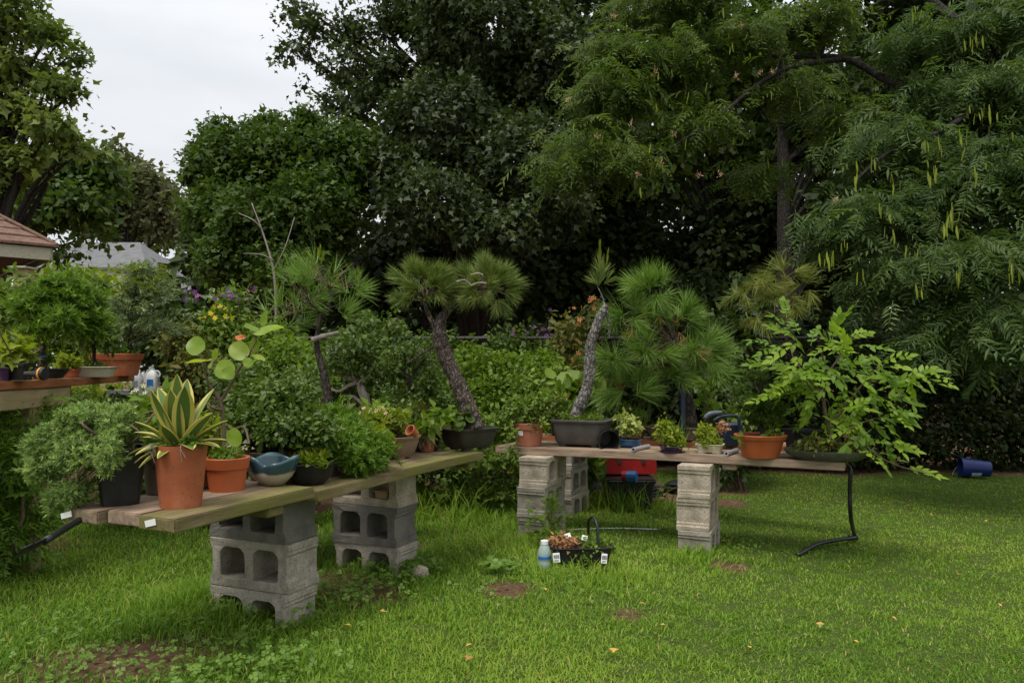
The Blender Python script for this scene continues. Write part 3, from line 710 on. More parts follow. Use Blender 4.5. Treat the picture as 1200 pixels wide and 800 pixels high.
# ------------------------------------------------------------------ shed with brown shingle roof
shA = Vector((-4.78, 8.0, 0)); su = Vector((-.73, -.68, 0)); sv = Vector((-.68, .73, 0)); zE = 2.29; SS = 3.4
t = thing('garden_shed', 'garden shed with brown shingled roof and weathered fascia', 'shed', (shA + su * SS / 2 + sv * SS / 2).to_tuple()[:2] + (-.05,))
def sh(a, b, z): p = shA + su * a + sv * b; return Vector((p.x, p.y, z))
mb = MB(); i = .45; vs = [sh(i, i, -.1), sh(SS - i, i, -.1), sh(SS - i, SS - i, -.1), sh(i, SS - i, -.1)]; vs += [Vector((v.x, v.y, zE - .05)) for v in vs]
mb.add(vs, [(0, 1, 5, 4), (1, 2, 6, 5), (2, 3, 7, 6), (3, 0, 4, 7)]); mb.build('wall', M_SHEDW, t)
for k, (a0, b0, a1, b1) in enumerate(((0, 0, SS, 0), (0, 0, 0, SS))):
    mb = MB(); p, q_ = sh(a0, b0, 0), sh(a1, b1, 0); dirn = (q_ - p).normalized(); nr = -sv if k == 0 else -su
    vs = [];
    for o_ in (-.0, .025):
        vs += [p + nr * -o_ + UP * (zE - .125), q_ + nr * -o_ + UP * (zE - .125), q_ + nr * -o_ + UP * (zE + .0), p + nr * -o_ + UP * (zE + .0)]
    mb.add(vs, [(0, 1, 2, 3), (7, 6, 5, 4), (0, 4, 5, 1), (3, 2, 6, 7), (0, 3, 7, 4), (1, 5, 6, 2)]); mb.build('fascia_board', M_FASCIA, t)
mb = MB(); mb.add([sh(.03, .03, zE - .06), sh(SS - .03, .03, zE - .06), sh(SS - .03, SS - .03, zE - .06), sh(.03, SS - .03, zE - .06)], [(3, 2, 1, 0)]); mb.build('soffit', M_SHEDW, t)
NC = 14; pitch = .72
for face in range(2):
    for k in range(NC):                                     # shingle courses, each a stepped strip cut into tabs
        f0, f1 = k / NC, (k + 1.18) / NC
        mb = MB()
        def rp(a, f, up):
            i0 = f * SS / 2; z = zE + .012 + pitch * i0 + up
            lo, hi = i0 - .05 * (f == 0), SS - i0
            s = lo + (hi - lo) * a
            return sh(s, i0 - .04, z) if face == 0 else sh(i0 - .04, s, z)
        a = 0.0
        while a < 1:
            b = min(1, a + random.uniform(.035, .07)); u = random.uniform(.018, .028)
            g = .0008
            vs = [rp(a + g, f0, u), rp(b - g, f0, u), rp(b - g, min(f1, 1), .003), rp(a + g, min(f1, 1), .003), rp(a + g, f0, 0), rp(b - g, f0, 0)]
            mb.add(vs, [(0, 1, 2, 3), (4, 5, 1, 0), (0, 3, 4), (1, 5, 2)]); a = b
        mb.build('shingle_course', M_SHINGLE, t)
mb = MB(); prev = None
mb.tube([sh(-.03, -.03, zE + .035), sh(SS / 2, SS / 2, zE + pitch * SS / 2 + .05)], .022, 8); mb.build('hip_cap', M_SHINGLE, t)
pp = sh(.62, .30, 0)
mb = MB(); mb.tube([Vector((pp.x, pp.y, -.1)), Vector((pp.x, pp.y, zE - .06))], .07, 4); mb.build('corner_post', M_FASCIA, t)
# birdhouse on its pole by the shed
bc = P(28, 326, 6.9)
t = thing('birdhouse', 'small weathered wooden birdhouse with round hole under the shed eave', 'birdhouse', (bc.x, bc.y, -.05))
mb = MB(); mb.tube([(bc.x, bc.y + .05, -.1), (bc.x, bc.y + .05, bc.z)], .022, 8); mb.build('pole', M_POLE, t)
mb = MB(); mb.box(bc, (.058, .06, .085)); mb.build('box', M_POST, t)
mb = MB(); mb.tube([bc + Vector((0, -.0605, .02)), bc + Vector((0, -.064, .02))], .019, 12); mb.build('entrance_hole_shade', M_INK, t)  # flat dark disc painted as the shade inside the opening
mb = MB(); mb.box(bc + Vector((0, -.01, .092)), (.075, .085, .008)); mb.build('roof', M_FASCIA, t)

# ------------------------------------------------------------------ trees
def limbs(mb, base, top, targets, r0, n=7):
    base, top = Vector(base), Vector(top); Hh = top.z - base.z
    trunk = curve([base, base.lerp(top, .35) + Vector((random.uniform(-.15, .15), random.uniform(-.15, .15), 0)), base.lerp(top, .7) + Vector((random.uniform(-.2, .2), random.uniform(-.2, .2), 0)), top], 4)
    mb.tube(trunk, lerps([r0 * 1.3, r0, r0 * .75, r0 * .3], len(trunk)), 8, wob=.06)
    for tg in targets:
        tg = Vector(tg); h = min(max((tg.z - base.z) / max(Hh, .1) - .28, .18), .92)
        s = trunk[int(h * (len(trunk) - 1))]
        mid = s.lerp(tg, .5) + Vector((random.uniform(-.2, .2), random.uniform(-.2, .2), (tg - s).length * .10))
        c = curve([s, mid, tg], 4); rr = r0 * .42 * (1 - .5 * h)
        mb.tube(c, lerps([rr, rr * .6, rr * .16], len(c)), 6, caps=False, wob=.06)
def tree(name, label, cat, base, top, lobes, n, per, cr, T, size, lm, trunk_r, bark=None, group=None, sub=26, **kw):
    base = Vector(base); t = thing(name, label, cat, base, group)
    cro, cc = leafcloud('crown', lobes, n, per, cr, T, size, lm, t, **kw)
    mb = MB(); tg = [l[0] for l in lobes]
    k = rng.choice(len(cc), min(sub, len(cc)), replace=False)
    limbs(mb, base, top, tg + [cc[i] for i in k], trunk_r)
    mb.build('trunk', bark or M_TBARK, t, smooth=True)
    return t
def gb(px, d): x = (px - 600) / F * d; return (x, d, float(gz(x, d)) - .05)

GRP = 'trees along the back of the yard'
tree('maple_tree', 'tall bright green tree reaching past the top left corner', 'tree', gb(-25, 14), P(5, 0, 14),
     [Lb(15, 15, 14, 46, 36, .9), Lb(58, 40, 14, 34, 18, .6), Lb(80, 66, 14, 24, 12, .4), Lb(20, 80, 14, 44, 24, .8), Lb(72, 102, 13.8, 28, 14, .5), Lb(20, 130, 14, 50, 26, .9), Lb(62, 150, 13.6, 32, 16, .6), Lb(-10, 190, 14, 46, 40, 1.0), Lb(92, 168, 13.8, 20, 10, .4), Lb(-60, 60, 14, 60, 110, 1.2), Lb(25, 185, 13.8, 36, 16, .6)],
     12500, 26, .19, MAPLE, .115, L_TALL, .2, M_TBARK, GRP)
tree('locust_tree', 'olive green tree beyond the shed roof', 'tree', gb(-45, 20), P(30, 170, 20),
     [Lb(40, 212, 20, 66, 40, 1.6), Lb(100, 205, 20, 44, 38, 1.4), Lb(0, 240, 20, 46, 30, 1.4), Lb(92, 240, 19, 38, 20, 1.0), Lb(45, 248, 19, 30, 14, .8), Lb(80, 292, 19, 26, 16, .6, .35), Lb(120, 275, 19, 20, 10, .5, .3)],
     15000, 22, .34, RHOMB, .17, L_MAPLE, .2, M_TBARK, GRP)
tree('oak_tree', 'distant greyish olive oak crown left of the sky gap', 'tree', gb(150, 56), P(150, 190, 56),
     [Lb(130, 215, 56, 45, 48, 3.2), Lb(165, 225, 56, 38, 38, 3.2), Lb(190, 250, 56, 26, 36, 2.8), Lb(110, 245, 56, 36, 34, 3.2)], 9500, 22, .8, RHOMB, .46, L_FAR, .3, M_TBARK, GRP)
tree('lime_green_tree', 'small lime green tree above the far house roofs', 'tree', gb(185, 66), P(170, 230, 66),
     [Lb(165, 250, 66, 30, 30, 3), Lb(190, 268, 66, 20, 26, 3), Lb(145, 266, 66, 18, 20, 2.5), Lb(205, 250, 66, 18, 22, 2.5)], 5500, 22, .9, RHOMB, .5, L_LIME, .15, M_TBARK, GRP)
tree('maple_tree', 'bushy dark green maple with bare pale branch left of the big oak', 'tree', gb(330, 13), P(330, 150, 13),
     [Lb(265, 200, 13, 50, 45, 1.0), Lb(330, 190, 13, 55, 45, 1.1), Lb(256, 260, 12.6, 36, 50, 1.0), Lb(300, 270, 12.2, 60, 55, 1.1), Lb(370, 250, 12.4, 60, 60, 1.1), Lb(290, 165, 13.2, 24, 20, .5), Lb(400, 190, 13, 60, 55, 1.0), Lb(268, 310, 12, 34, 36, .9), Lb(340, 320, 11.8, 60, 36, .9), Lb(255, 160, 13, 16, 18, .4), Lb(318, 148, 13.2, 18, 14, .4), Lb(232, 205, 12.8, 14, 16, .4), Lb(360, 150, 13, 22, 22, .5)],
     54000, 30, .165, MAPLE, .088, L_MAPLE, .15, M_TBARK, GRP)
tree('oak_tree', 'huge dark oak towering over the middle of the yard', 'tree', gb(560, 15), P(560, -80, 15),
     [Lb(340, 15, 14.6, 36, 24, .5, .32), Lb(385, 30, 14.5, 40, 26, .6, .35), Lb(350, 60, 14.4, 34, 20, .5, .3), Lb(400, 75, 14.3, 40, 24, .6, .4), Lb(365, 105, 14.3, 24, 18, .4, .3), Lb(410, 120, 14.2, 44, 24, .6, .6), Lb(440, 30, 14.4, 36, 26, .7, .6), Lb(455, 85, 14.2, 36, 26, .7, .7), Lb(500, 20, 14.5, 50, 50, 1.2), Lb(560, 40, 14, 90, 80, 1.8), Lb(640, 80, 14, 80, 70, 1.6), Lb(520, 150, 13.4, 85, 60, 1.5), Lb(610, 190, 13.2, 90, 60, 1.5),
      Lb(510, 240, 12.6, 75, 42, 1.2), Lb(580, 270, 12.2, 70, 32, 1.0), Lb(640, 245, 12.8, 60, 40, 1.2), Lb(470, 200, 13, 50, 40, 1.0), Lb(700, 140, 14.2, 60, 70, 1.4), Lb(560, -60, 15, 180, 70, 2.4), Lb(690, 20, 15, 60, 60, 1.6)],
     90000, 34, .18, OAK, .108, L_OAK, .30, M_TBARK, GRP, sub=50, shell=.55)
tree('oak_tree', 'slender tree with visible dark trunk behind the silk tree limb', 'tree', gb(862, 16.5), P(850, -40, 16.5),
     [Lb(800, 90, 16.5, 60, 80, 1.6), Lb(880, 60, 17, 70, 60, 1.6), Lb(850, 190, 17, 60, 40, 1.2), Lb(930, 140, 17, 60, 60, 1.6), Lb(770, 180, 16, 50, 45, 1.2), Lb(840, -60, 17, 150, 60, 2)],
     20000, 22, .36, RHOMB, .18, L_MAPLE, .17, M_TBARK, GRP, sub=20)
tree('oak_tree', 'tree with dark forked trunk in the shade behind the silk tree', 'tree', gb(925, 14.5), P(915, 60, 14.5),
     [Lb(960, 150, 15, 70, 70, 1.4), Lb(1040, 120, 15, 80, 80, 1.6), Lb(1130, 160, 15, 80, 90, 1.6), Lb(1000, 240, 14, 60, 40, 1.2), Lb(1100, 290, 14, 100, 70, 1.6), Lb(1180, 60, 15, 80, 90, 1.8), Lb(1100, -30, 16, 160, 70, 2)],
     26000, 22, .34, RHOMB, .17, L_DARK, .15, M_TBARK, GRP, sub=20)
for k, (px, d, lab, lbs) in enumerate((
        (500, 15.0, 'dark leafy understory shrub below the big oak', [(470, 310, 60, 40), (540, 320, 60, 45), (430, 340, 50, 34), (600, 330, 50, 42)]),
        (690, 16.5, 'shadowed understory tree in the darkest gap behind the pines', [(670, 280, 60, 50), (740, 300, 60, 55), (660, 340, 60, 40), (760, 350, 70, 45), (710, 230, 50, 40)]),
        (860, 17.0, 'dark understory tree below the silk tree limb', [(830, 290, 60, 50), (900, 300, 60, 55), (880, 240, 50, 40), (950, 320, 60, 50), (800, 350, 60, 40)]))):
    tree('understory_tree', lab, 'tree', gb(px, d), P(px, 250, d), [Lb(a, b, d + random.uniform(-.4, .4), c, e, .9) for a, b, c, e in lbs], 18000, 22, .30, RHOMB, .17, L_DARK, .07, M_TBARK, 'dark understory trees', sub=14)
# small bare pale branches in front of the maple
t = thing('dead_branch', 'bare pale forked dead branch in front of the bushy maple', 'branch', gb(322, 10.6))
mb = MB()
b0 = P(324, 420, 10.6); mb.tube(curve([b0, P(322, 330, 10.6), P(312, 285, 10.6), P(295, 238, 10.6)], 5), lerps([.020, .015, .007], 16), 6, wob=.08)
mb.tube(curve([P(320, 318, 10.6), P(334, 290, 10.5), P(345, 255, 10.6)], 5), lerps([.011, .004], 11), 6)
mb.tube(curve([P(321, 305, 10.6), P(305, 298, 10.5), P(285, 297, 10.6)], 5), lerps([.009, .004], 11), 6)
mb.tube(curve([P(306, 268, 10.6), P(297, 258, 10.5), P(280, 250, 10.6)], 5), lerps([.012, .005], 11), 6)
mb.build('stem', M_POLE, t, smooth=True)
# far woodland that closes the gaps
wl_ = []
for k in range(46):
    px = -100 + k * 30; d = random.uniform(23, 30) if px > 215 else 75
    top = (318 if px < 215 else 260 if px < 420 else 60 if px < 690 else 80 if px < 960 else 20)
    for py in np.arange(top, 450, 50): wl_.append(Lb(px + random.uniform(-18, 18), py + random.uniform(-15, 30), d, 36, 40 if px > 215 else 26, 1.5, 2.2 if py > 320 else 1))
for px in range(230, 1300, 34): wl_.append(Lb(px, 392 + random.uniform(-12, 12), 20 + random.uniform(-1, 1), 34, 40, 1.0, 3.5))
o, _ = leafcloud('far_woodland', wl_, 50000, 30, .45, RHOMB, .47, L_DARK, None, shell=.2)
tag(o, 'dense dark woodland closing off the back of the yard', 'woodland', kind='stuff')

# ------------------------------------------------------------------ silk tree (feathery fronds, hanging pods)
t = thing('silk_tree', 'feathery silk tree with hanging yellow-green pods over the right side', 'tree', gb(1330, 7.2))
mb = MB()
def br(pts, r0, r1, n=5):
    c = curve(pts, n); mb.tube(c, lerps([r0, (r0 + r1) * .55, r1], len(c)), 8, caps=False, wob=.05)
fk = P(1215, 130, 7.4)
br([gb(1330, 7.2), P(1290, 330, 7.3), P(1250, 210, 7.4), fk], .15, .10)
br([fk, P(1170, 70, 7.6), P(1120, 25, 7.8), P(1075, -10, 8), P(1000, -60, 8.2)], .08, .02)
br([fk, P(1150, 60, 7.6), P(1135, 0, 7.8), P(1110, -80, 8)], .07, .02)
br([fk, P(1150, 160, 7.3), P(1085, 115, 7.6), P(1035, 92, 7.9), P(1000, 72, 8.0), P(960, 66, 8.1), P(900, 66, 8.1), P(835, 60, 8.0), P(790, 95, 7.9), P(745, 120, 7.8), P(700, 140, 7.8)], .052, .008, 4)
br([P(985, 70, 8.0), P(930, 78, 7.9), P(890, 98, 7.8), P(850, 130, 7.6), P(800, 165, 7.4), P(760, 190, 7.3)], .03, .007)
br([P(915, 66, 8.1), P(912, 110, 8.0), P(890, 116, 8.0), P(905, 150, 8.0)], .022, .008)
br([P(963, 66, 8.1), P(967, 30, 8.2), P(960, -10, 8.3)], .022, .01)
for a in ([(fk.x, fk.y, fk.z), P(1180, 240, 6.9), P(1130, 260, 6.7), P(1060, 270, 6.6), P(1000, 300, 6.5)], [P(1250, 230, 7.2), P(1200, 300, 6.6), P(1140, 330, 6.4), P(1080, 360, 6.3)],
          [P(1180, 100, 7.5), P(1110, 150, 7.0), P(1040, 180, 6.8), P(1000, 215, 6.7)], [P(1170, 150, 7.2), P(1190, 190, 6.7), P(1150, 210, 6.4)]):
    br(a, .035, .008)
mb.build('trunk', M_TBARK, t, smooth=True)
def fronds(name, lobes, n, size, lm, per=7, cr=.22, up=.9):
    pos, out, cc, cl = clump_points(lobes, n, per, cr, .25, .5)
    k = len(pos)
    d = out * np.array([.9, .9, .2]) + rng.normal(size=(k, 3)) * np.array([.8, .8, .35]) + np.array([0, 0, -.5])
    u = np.array([0, 0, up]) + rng.normal(size=(k, 3)) * .35 + np.array([0, -.35, 0])
    rr_ = np.clip(.5 * cl + .5 * rng.random(k), 0, 1); sz = size * rng.uniform(.55, 1.3, k); Rm = frames(d, u); pick = rng.integers(0, len(FRONDS), k)
    for j, T in enumerate(FRONDS):
        q = pick == j; inst(name, T, pos[q], Rm[q], sz[q], lm, t, rr_[q])
    return cc
right = [Lb(1010, 250, 6.7, 55, 40, .5), Lb(1085, 230, 6.8, 60, 50, .6), Lb(1150, 200, 6.8, 60, 60, .7), Lb(1180, 290, 6.4, 60, 50, .6), Lb(1100, 310, 6.4, 70, 45, .6), Lb(1030, 320, 6.6, 50, 30, .4), Lb(1140, 370, 6.3, 50, 34, .4),
         Lb(1050, 170, 7.2, 60, 45, .6), Lb(1130, 110, 7.4, 70, 50, .7), Lb(1190, 130, 7.2, 50, 60, .6), Lb(1180, 30, 7.6, 60, 50, .7), Lb(1090, 50, 7.8, 60, 40, .7), Lb(1200, 390, 6.3, 40, 26, .4), Lb(1250, 200, 6.8, 60, 160, .8), Lb(1100, 400, 6.2, 26, 14, .3), Lb(985, 285, 6.9, 24, 18, .3)]
c1 = fronds('foliage', right, 6400, .215, L_MIM)
left_ = [Lb(860, 45, 8.0, 60, 36, .6), Lb(780, 70, 7.9, 60, 40, .6), Lb(720, 110, 7.7, 50, 44, .5), Lb(690, 165, 7.5, 44, 34, .4), Lb(740, 185, 7.3, 44, 30, .4), Lb(820, 140, 7.7, 50, 34, .5, .7), Lb(660, 195, 7.4, 26, 20, .3), Lb(950, 20, 8.2, 60, 40, .6), Lb(930, 100, 8.0, 46, 24, .4, .6), Lb(790, 0, 8.2, 90, 40, .7), Lb(720, 60, 7.9, 40, 30, .4), Lb(890, 200, 8.4, 40, 26, .4, .6), Lb(990, 140, 8.0, 30, 40, .4)]
c2 = fronds('foliage', left_, 4600, .20, L_MIMY)
# pods: each its own little object
pod_me = []
for s in range(3):
    mbp = MB(); nseg = 5; w = .011
    prev = []
    vs = []
    for k in range(nseg + 1):
        tt = k / nseg; ww = w * .75 * math.sin(math.pi * (.08 + .86 * tt)) + .001; bx = .006 * math.sin(tt * 3 + s)
        vs += [(bx - ww, .0012, -tt * .12), (bx, -.0022, -tt * .12), (bx + ww, .0012, -tt * .12), (bx, .004, -tt * .12)]
    fs = [(4 * k + j, 4 * k + (j + 1) % 4, 4 * k + 4 + (j + 1) % 4, 4 * k + 4 + j) for k in range(nseg) for j in range(4)]
    mbp.add(vs, fs); pm = mbp.mesh('seed_pod'); pm.materials.append(L_POD)
    a = pm.attributes.new('rnd', 'FLOAT', 'POINT'); a.data.foreach_set('value', [random.random()] * len(pm.vertices)); pod_me.append(pm)
def pods(px, py, d, k):
    for _ in range(k):
        p = P(px + random.gauss(0, 5), py + random.gauss(0, 6), d - .15 + random.uniform(-.06, .06))
        meshobj('seed_pod', random.choice(pod_me), None, t, Matrix.Translation(p) @ Matrix.Rotation(random.uniform(0, 3.1), 4, 'Z') @ Matrix.Rotation(random.gauss(0, .15), 4, 'X') @ Matrix.Scale(random.uniform(.55, 1.1), 4))
for px, py, d, k in ((1140, 44, 7.0, 3), (1147, 120, 6.9, 3), (1143, 40, 6.9, 2), (1075, 15, 7.2, 2), (1090, 195, 6.3, 4), (1097, 165, 6.3, 2), (1117, 245, 6.1, 4), (1165, 130, 6.6, 2), (1050, 215, 6.3, 3), (1045, 265, 6.2, 2), (1116, 255, 6.0, 2), (970, 300, 6.2, 3), (985, 285, 6.2, 2),
                         (1005, 312, 6.1, 3), (1070, 290, 6.0, 2), (1125, 318, 5.9, 4), (1185, 310, 5.9, 2), (1150, 195, 6.2, 1), (1130, 160, 6.4, 2), (1192, 160, 6.3, 1), (1000, 205, 6.4, 1), (1022, 190, 6.3, 3), (1035, 240, 6.2, 3), (1080, 325, 5.9, 2)): pods(px, py, d, k + random.randint(0, 3))
for _ in range(70):
    l = left_[random.randrange(len(left_))]; p = Vector(l[0]) + Vector((random.gauss(0, .6) * l[1][0], -.75 * l[1][1], random.gauss(-.3, .6) * l[1][2]))
    meshobj('seed_pod', random.choice(pod_me), None, t, Matrix.Translation(p) @ Matrix.Rotation(random.uniform(0, 3.1), 4, 'Z') @ Matrix.Rotation(random.gauss(0, .15), 4, 'X') @ Matrix.Scale(random.uniform(.5, 1.0), 4))
fl = np.array([tuple(P(px, py, d)) for px, py, d in ((870, 30, 7.4), (905, 85, 7.4), (862, 90, 7.3), (768, 85, 7.3), (790, 158, 7.0), (890, 87, 7.4), (748, 205, 6.9), (700, 160, 7.0), (820, 205, 7.0), (775, 190, 7.0), (740, 145, 7.1), (980, 235, 6.2), (719, 20, 7.5), (665, 118, 7.2), (843, 205, 7.1))])
fl = np.repeat(fl, 14, 0) + rng.normal(size=(len(fl) * 14, 3)) * .012
o = inst('pink_blossom', NEEDLE, fl, frames(rng.normal(size=(len(fl), 3)) + np.array([0, 0, .8]), rng.normal(size=(len(fl), 3))), np.stack([np.full(len(fl), .004), np.full(len(fl), .035), np.full(len(fl), .03)], -1), L_PINK, t)

# ------------------------------------------------------------------ fence, hedges and garden shrubs behind the benches
t = thing('garden_fence', 'dark rail fence overgrown by the vine hedge', 'fence', (0, 9.35, -.08))
for x in (-3.4, -1.5, .4, 2.3, 4.2, 6.1):
    mb = MB(); mb.tube([(x, 9.35, -.12), (x, 9.35, 1.42)], .03, 8); mb.build('post', M_DARKP, t, smooth=40)
for z in (.3, 1.4):
    mb = MB(); mb.tube([(-3.6, 9.33, z), (6.4, 9.33, z)], .022, 8); mb.build('rail', M_DARKP, t, smooth=40)
def shrub(name, label, cat, px, d, lobes, n, per, cr, T, size, lm, stems=5, group=None, flowers=None, **kw):
    x = (px - 600) / F * d; base = Vector((x, d, float(gz(x, d)) - .02))
    t = thing(name, label, cat, base, group)
    skirt = [(np.array([l[0][0], l[0][1] + .08, base.z + (l[0][2] - base.z) * .42]), l[1] * np.array([.9, 1, 1.1]), .6) for l in lobes if l[0][2] - l[1][2] > base.z + .25]
    o, cc = leafcloud('foliage', list(lobes) + skirt, int(n * 1.25), per, cr, T, size, lm, t, zmin=base.z + .02, **kw)
    if stems:
        mb = MB()
        for i in rng.choice(len(cc), min(stems, len(cc)), replace=False):
            tg = Vector(cc[i])
            if tg.z < base.z + .1: continue
            s = base + Vector((random.gauss(0, .04), random.gauss(0, .04), 0)); mid = s.lerp(tg, .5) + Vector((random.gauss(0, .05), random.gauss(0, .05), .06))
            c = curve([s, mid, tg], 3); mb.tube(c, lerps([.014, .009, .003], len(c)), 5, caps=False)
        mb.build('stem', M_TWIG, t, smooth=True)
    for fname, fm, pts, fs in (flowers or ()):
        pp = np.array([tuple(P(*q)) for q in pts]); k = len(pp)
        inst(fname, FLOWER, pp, frames(rng.normal(size=(k, 3)) + np.array([0, 0, 1.0]), np.array([0, -1, .5]) + rng.normal(size=(k, 3)) * .4), fs * rng.uniform(.75, 1.25, k), fm, t)
    return t
def rp_(x0, x1, y0, y1, d, n): return [(random.uniform(x0, x1), random.uniform(y0, y1), d + random.uniform(-.1, .1)) for _ in range(n)]

hl = [Lb(px, 430 + random.uniform(-6, 8), 9.3, 40, 48, .35) for px in range(370, 680, 36)] + [Lb(px, 500, 9.3, 45, 50, .35) for px in range(370, 680, 50)]
shrub('vine_hedge', 'long green vine hedge with small purple flowers behind the forked pine', 'hedge', 520, 9.3, hl, 21000, 20, .10, RHOMB, .06, L_VINE, 0,
      flowers=[('purple_flower', L_PURP, rp_(590, 645, 383, 395, 8.85, 9) + rp_(430, 470, 374, 382, 8.85, 4) + rp_(640, 660, 360, 400, 8.8, 4), .05)])
hr = [Lb(px, 440 + random.uniform(-25, 12), 9.4, 46, 60, .4) for px in range(700, 1290, 40)] + [Lb(px, 510, 9.2, 46, 46, .35) for px in range(700, 1290, 46)]
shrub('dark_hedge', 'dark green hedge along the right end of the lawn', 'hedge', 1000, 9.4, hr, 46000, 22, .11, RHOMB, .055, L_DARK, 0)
shrub('holly_bush', 'upright dark glossy bush behind the shaggy pine', 'bush', 830, 8.3, [Lb(800, 370, 8.3, 50, 45, .4), Lb(850, 385, 8.3, 40, 50, .4), Lb(825, 325, 8.3, 14, 30, .12), Lb(770, 335, 8.4, 30, 22, .3), Lb(840, 440, 8.2, 50, 40, .4)], 6500, 18, .12, LEAF, .085, L_DARK, 8)
shrub('grey_green_bush', 'grey-green narrow-leaved bush left of the ash bonsai', 'bush', 870, 7.6, [Lb(860, 400, 7.6, 40, 40, .3), Lb(880, 350, 7.6, 30, 30, .25), Lb(850, 460, 7.4, 34, 40, .3)], 5500, 16, .1, LEAF, .07, L_HEDGE, 6)
shrub('light_green_shrub', 'bright light green shrub between the two forked pines', 'shrub', 590, 7.4, [Lb(560, 425, 7.4, 32, 26, .3), Lb(600, 440, 7.3, 46, 32, .35), Lb(635, 425, 7.4, 22, 20, .2), Lb(580, 465, 7.2, 50, 30, .3)], 6200, 14, .06, RHOMB, .046, L_LGRN, 0)
shrub('rose_shrub', 'shrub with pale orange blooms left of the grey leaning pine trunk', 'shrub', 680, 7.8, [Lb(675, 395, 7.8, 30, 32, .3), Lb(660, 430, 7.7, 30, 30, .3), Lb(700, 370, 7.8, 20, 22, .2), Lb(690, 440, 7.6, 30, 30, .3)], 4200, 14, .08, LEAF, .06, L_ROSE, 8,
      flowers=[('orange_bloom', L_ORNG, rp_(655, 690, 358, 440, 7.45, 16) + rp_(690, 702, 345, 362, 7.6, 5), .05)])
shrub('fern_bush', 'feathery green bush at the foot of the vine hedge', 'bush', 630, 6.9, [Lb(625, 460, 6.9, 34, 24, .25), Lb(650, 445, 7.0, 24, 24, .25)], 3200, 14, .07, LEAF, .05, L_SHRUB, 0)
shrub('round_leaved_bush', 'round-leaved bush with two red berries beside the grey bonsai pot', 'bush', 670, 6.3, [Lb(672, 462, 6.3, 26, 20, .16), Lb(690, 475, 6.2, 16, 14, .12), Lb(655, 478, 6.2, 16, 12, .12)], 420, 10, .06, ROUND, .10, L_SHRUB, 8, up=.3,
      flowers=[('red_berry', L_REDF, [(655, 464, 6.05), (665, 465, 6.05)], .028)])
shrub('garden_bush', 'leafy green bush behind the twisted bonsai trunks', 'bush', 420, 6.6, [Lb(410, 420, 6.6, 40, 36, .35), Lb(460, 440, 6.5, 40, 34, .35), Lb(380, 450, 6.4, 34, 34, .3), Lb(440, 390, 6.8, 40, 24, .3), Lb(500, 440, 6.8, 30, 40, .3)], 9000, 16, .08, RHOMB, .045, L_AZAL, 6)
shrub('aster_bush', 'bushy aster with purple and yellow flowers left of the open pine', 'bush', 275, 6.2, [Lb(270, 390, 6.2, 36, 40, .3), Lb(300, 420, 6.1, 40, 40, .3), Lb(250, 430, 6.0, 34, 36, .3), Lb(275, 352, 6.3, 28, 16, .2), Lb(325, 400, 6.2, 26, 34, .25)], 7800, 16, .08, LEAF, .045, L_SHRUB, 14,
      flowers=[('purple_aster', L_PURP, rp_(250, 306, 336, 352, 5.9, 20), .036), ('yellow_flower', L_YEL, rp_(234, 274, 358, 374, 5.75, 13), .036)])
shrub('morning_glory', 'tangle of broad grey-green vine leaves right of the spruce', 'vine', 205, 6.4, [Lb(200, 360, 6.4, 34, 22, .25), Lb(225, 390, 6.3, 32, 28, .3), Lb(190, 400, 6.3, 36, 30, .3), Lb(212, 430, 6.3, 30, 22, .3)], 3400, 12, .09, MAPLE, .075, L_HEDGE, 8,
      flowers=[('violet_flower', L_PURP, rp_(205, 232, 338, 356, 6.05, 8), .04)])
shrub('rambling_shrub', 'yellowing rambling shrub above the white jugs', 'shrub', 212, 5.7, [Lb(212, 400, 5.7, 26, 22, .25), Lb(235, 430, 5.6, 26, 26, .25), Lb(228, 452, 5.7, 22, 16, .25)], 2200, 12, .06, LEAF, .05, L_ROSE, 8)
shrub('green_shrub', 'leafy green shrub behind the table at the far left', 'shrub', 40, 5.4, [Lb(10, 360, 5.4, 40, 36, .3), Lb(60, 350, 5.6, 44, 26, .3), Lb(100, 390, 5.6, 40, 40, .3), Lb(30, 410, 5.3, 50, 30, .3), Lb(90, 335, 6.2, 40, 20, .3)], 8200, 16, .09, LEAF, .05, L_SHRUB, 10)
shrub('yellow_leaf_shrub', 'small shrub with yellow-tinged leaves below the grey roof', 'shrub', 100, 7.4, [Lb(95, 330, 7.4, 30, 14, .25), Lb(60, 335, 7.4, 26, 14, .25), Lb(135, 345, 7.4, 30, 22, .25)], 2600, 12, .08, LEAF, .06, L_YGRN, 6)
shrub('fern_clump', 'bright green ferny plants at the far left below the red-brown table', 'fern', 8, 3.6, [Lb(10, 500, 3.6, 22, 18, .16), Lb(5, 545, 3.5, 24, 26, .2), Lb(-20, 580, 3.5, 30, 30, .2), Lb(28, 478, 3.7, 18, 10, .12)], 620, 8, .06, FROND, .12, L_CEDAR, 6, up=.5)
shrub('weedy_shrub', 'green weedy growth between the table and the agave', 'weeds', 140, 4.9, [Lb(145, 480, 4.9, 30, 26, .25), Lb(115, 500, 4.8, 30, 26, .25), Lb(170, 500, 4.8, 30, 24, .25), Lb(250, 510, 4.9, 40, 34, .25)], 3800, 12, .06, LEAF, .04, L_SHRUB, 8)
shrub('low_bush', 'low leafy bush behind the azalea pot', 'bush', 300, 4.9, [Lb(300, 470, 4.9, 40, 34, .25), Lb(350, 460, 5.0, 40, 36, .25), Lb(270, 450, 5.2, 34, 30, .25)], 5200, 14, .06, RHOMB, .034, L_AZAL, 10,
      flowers=[('scarlet_bloom', L_REDF, [(345, 471, 4.55), (348, 473, 4.55), (342, 474, 4.55)], .05)])

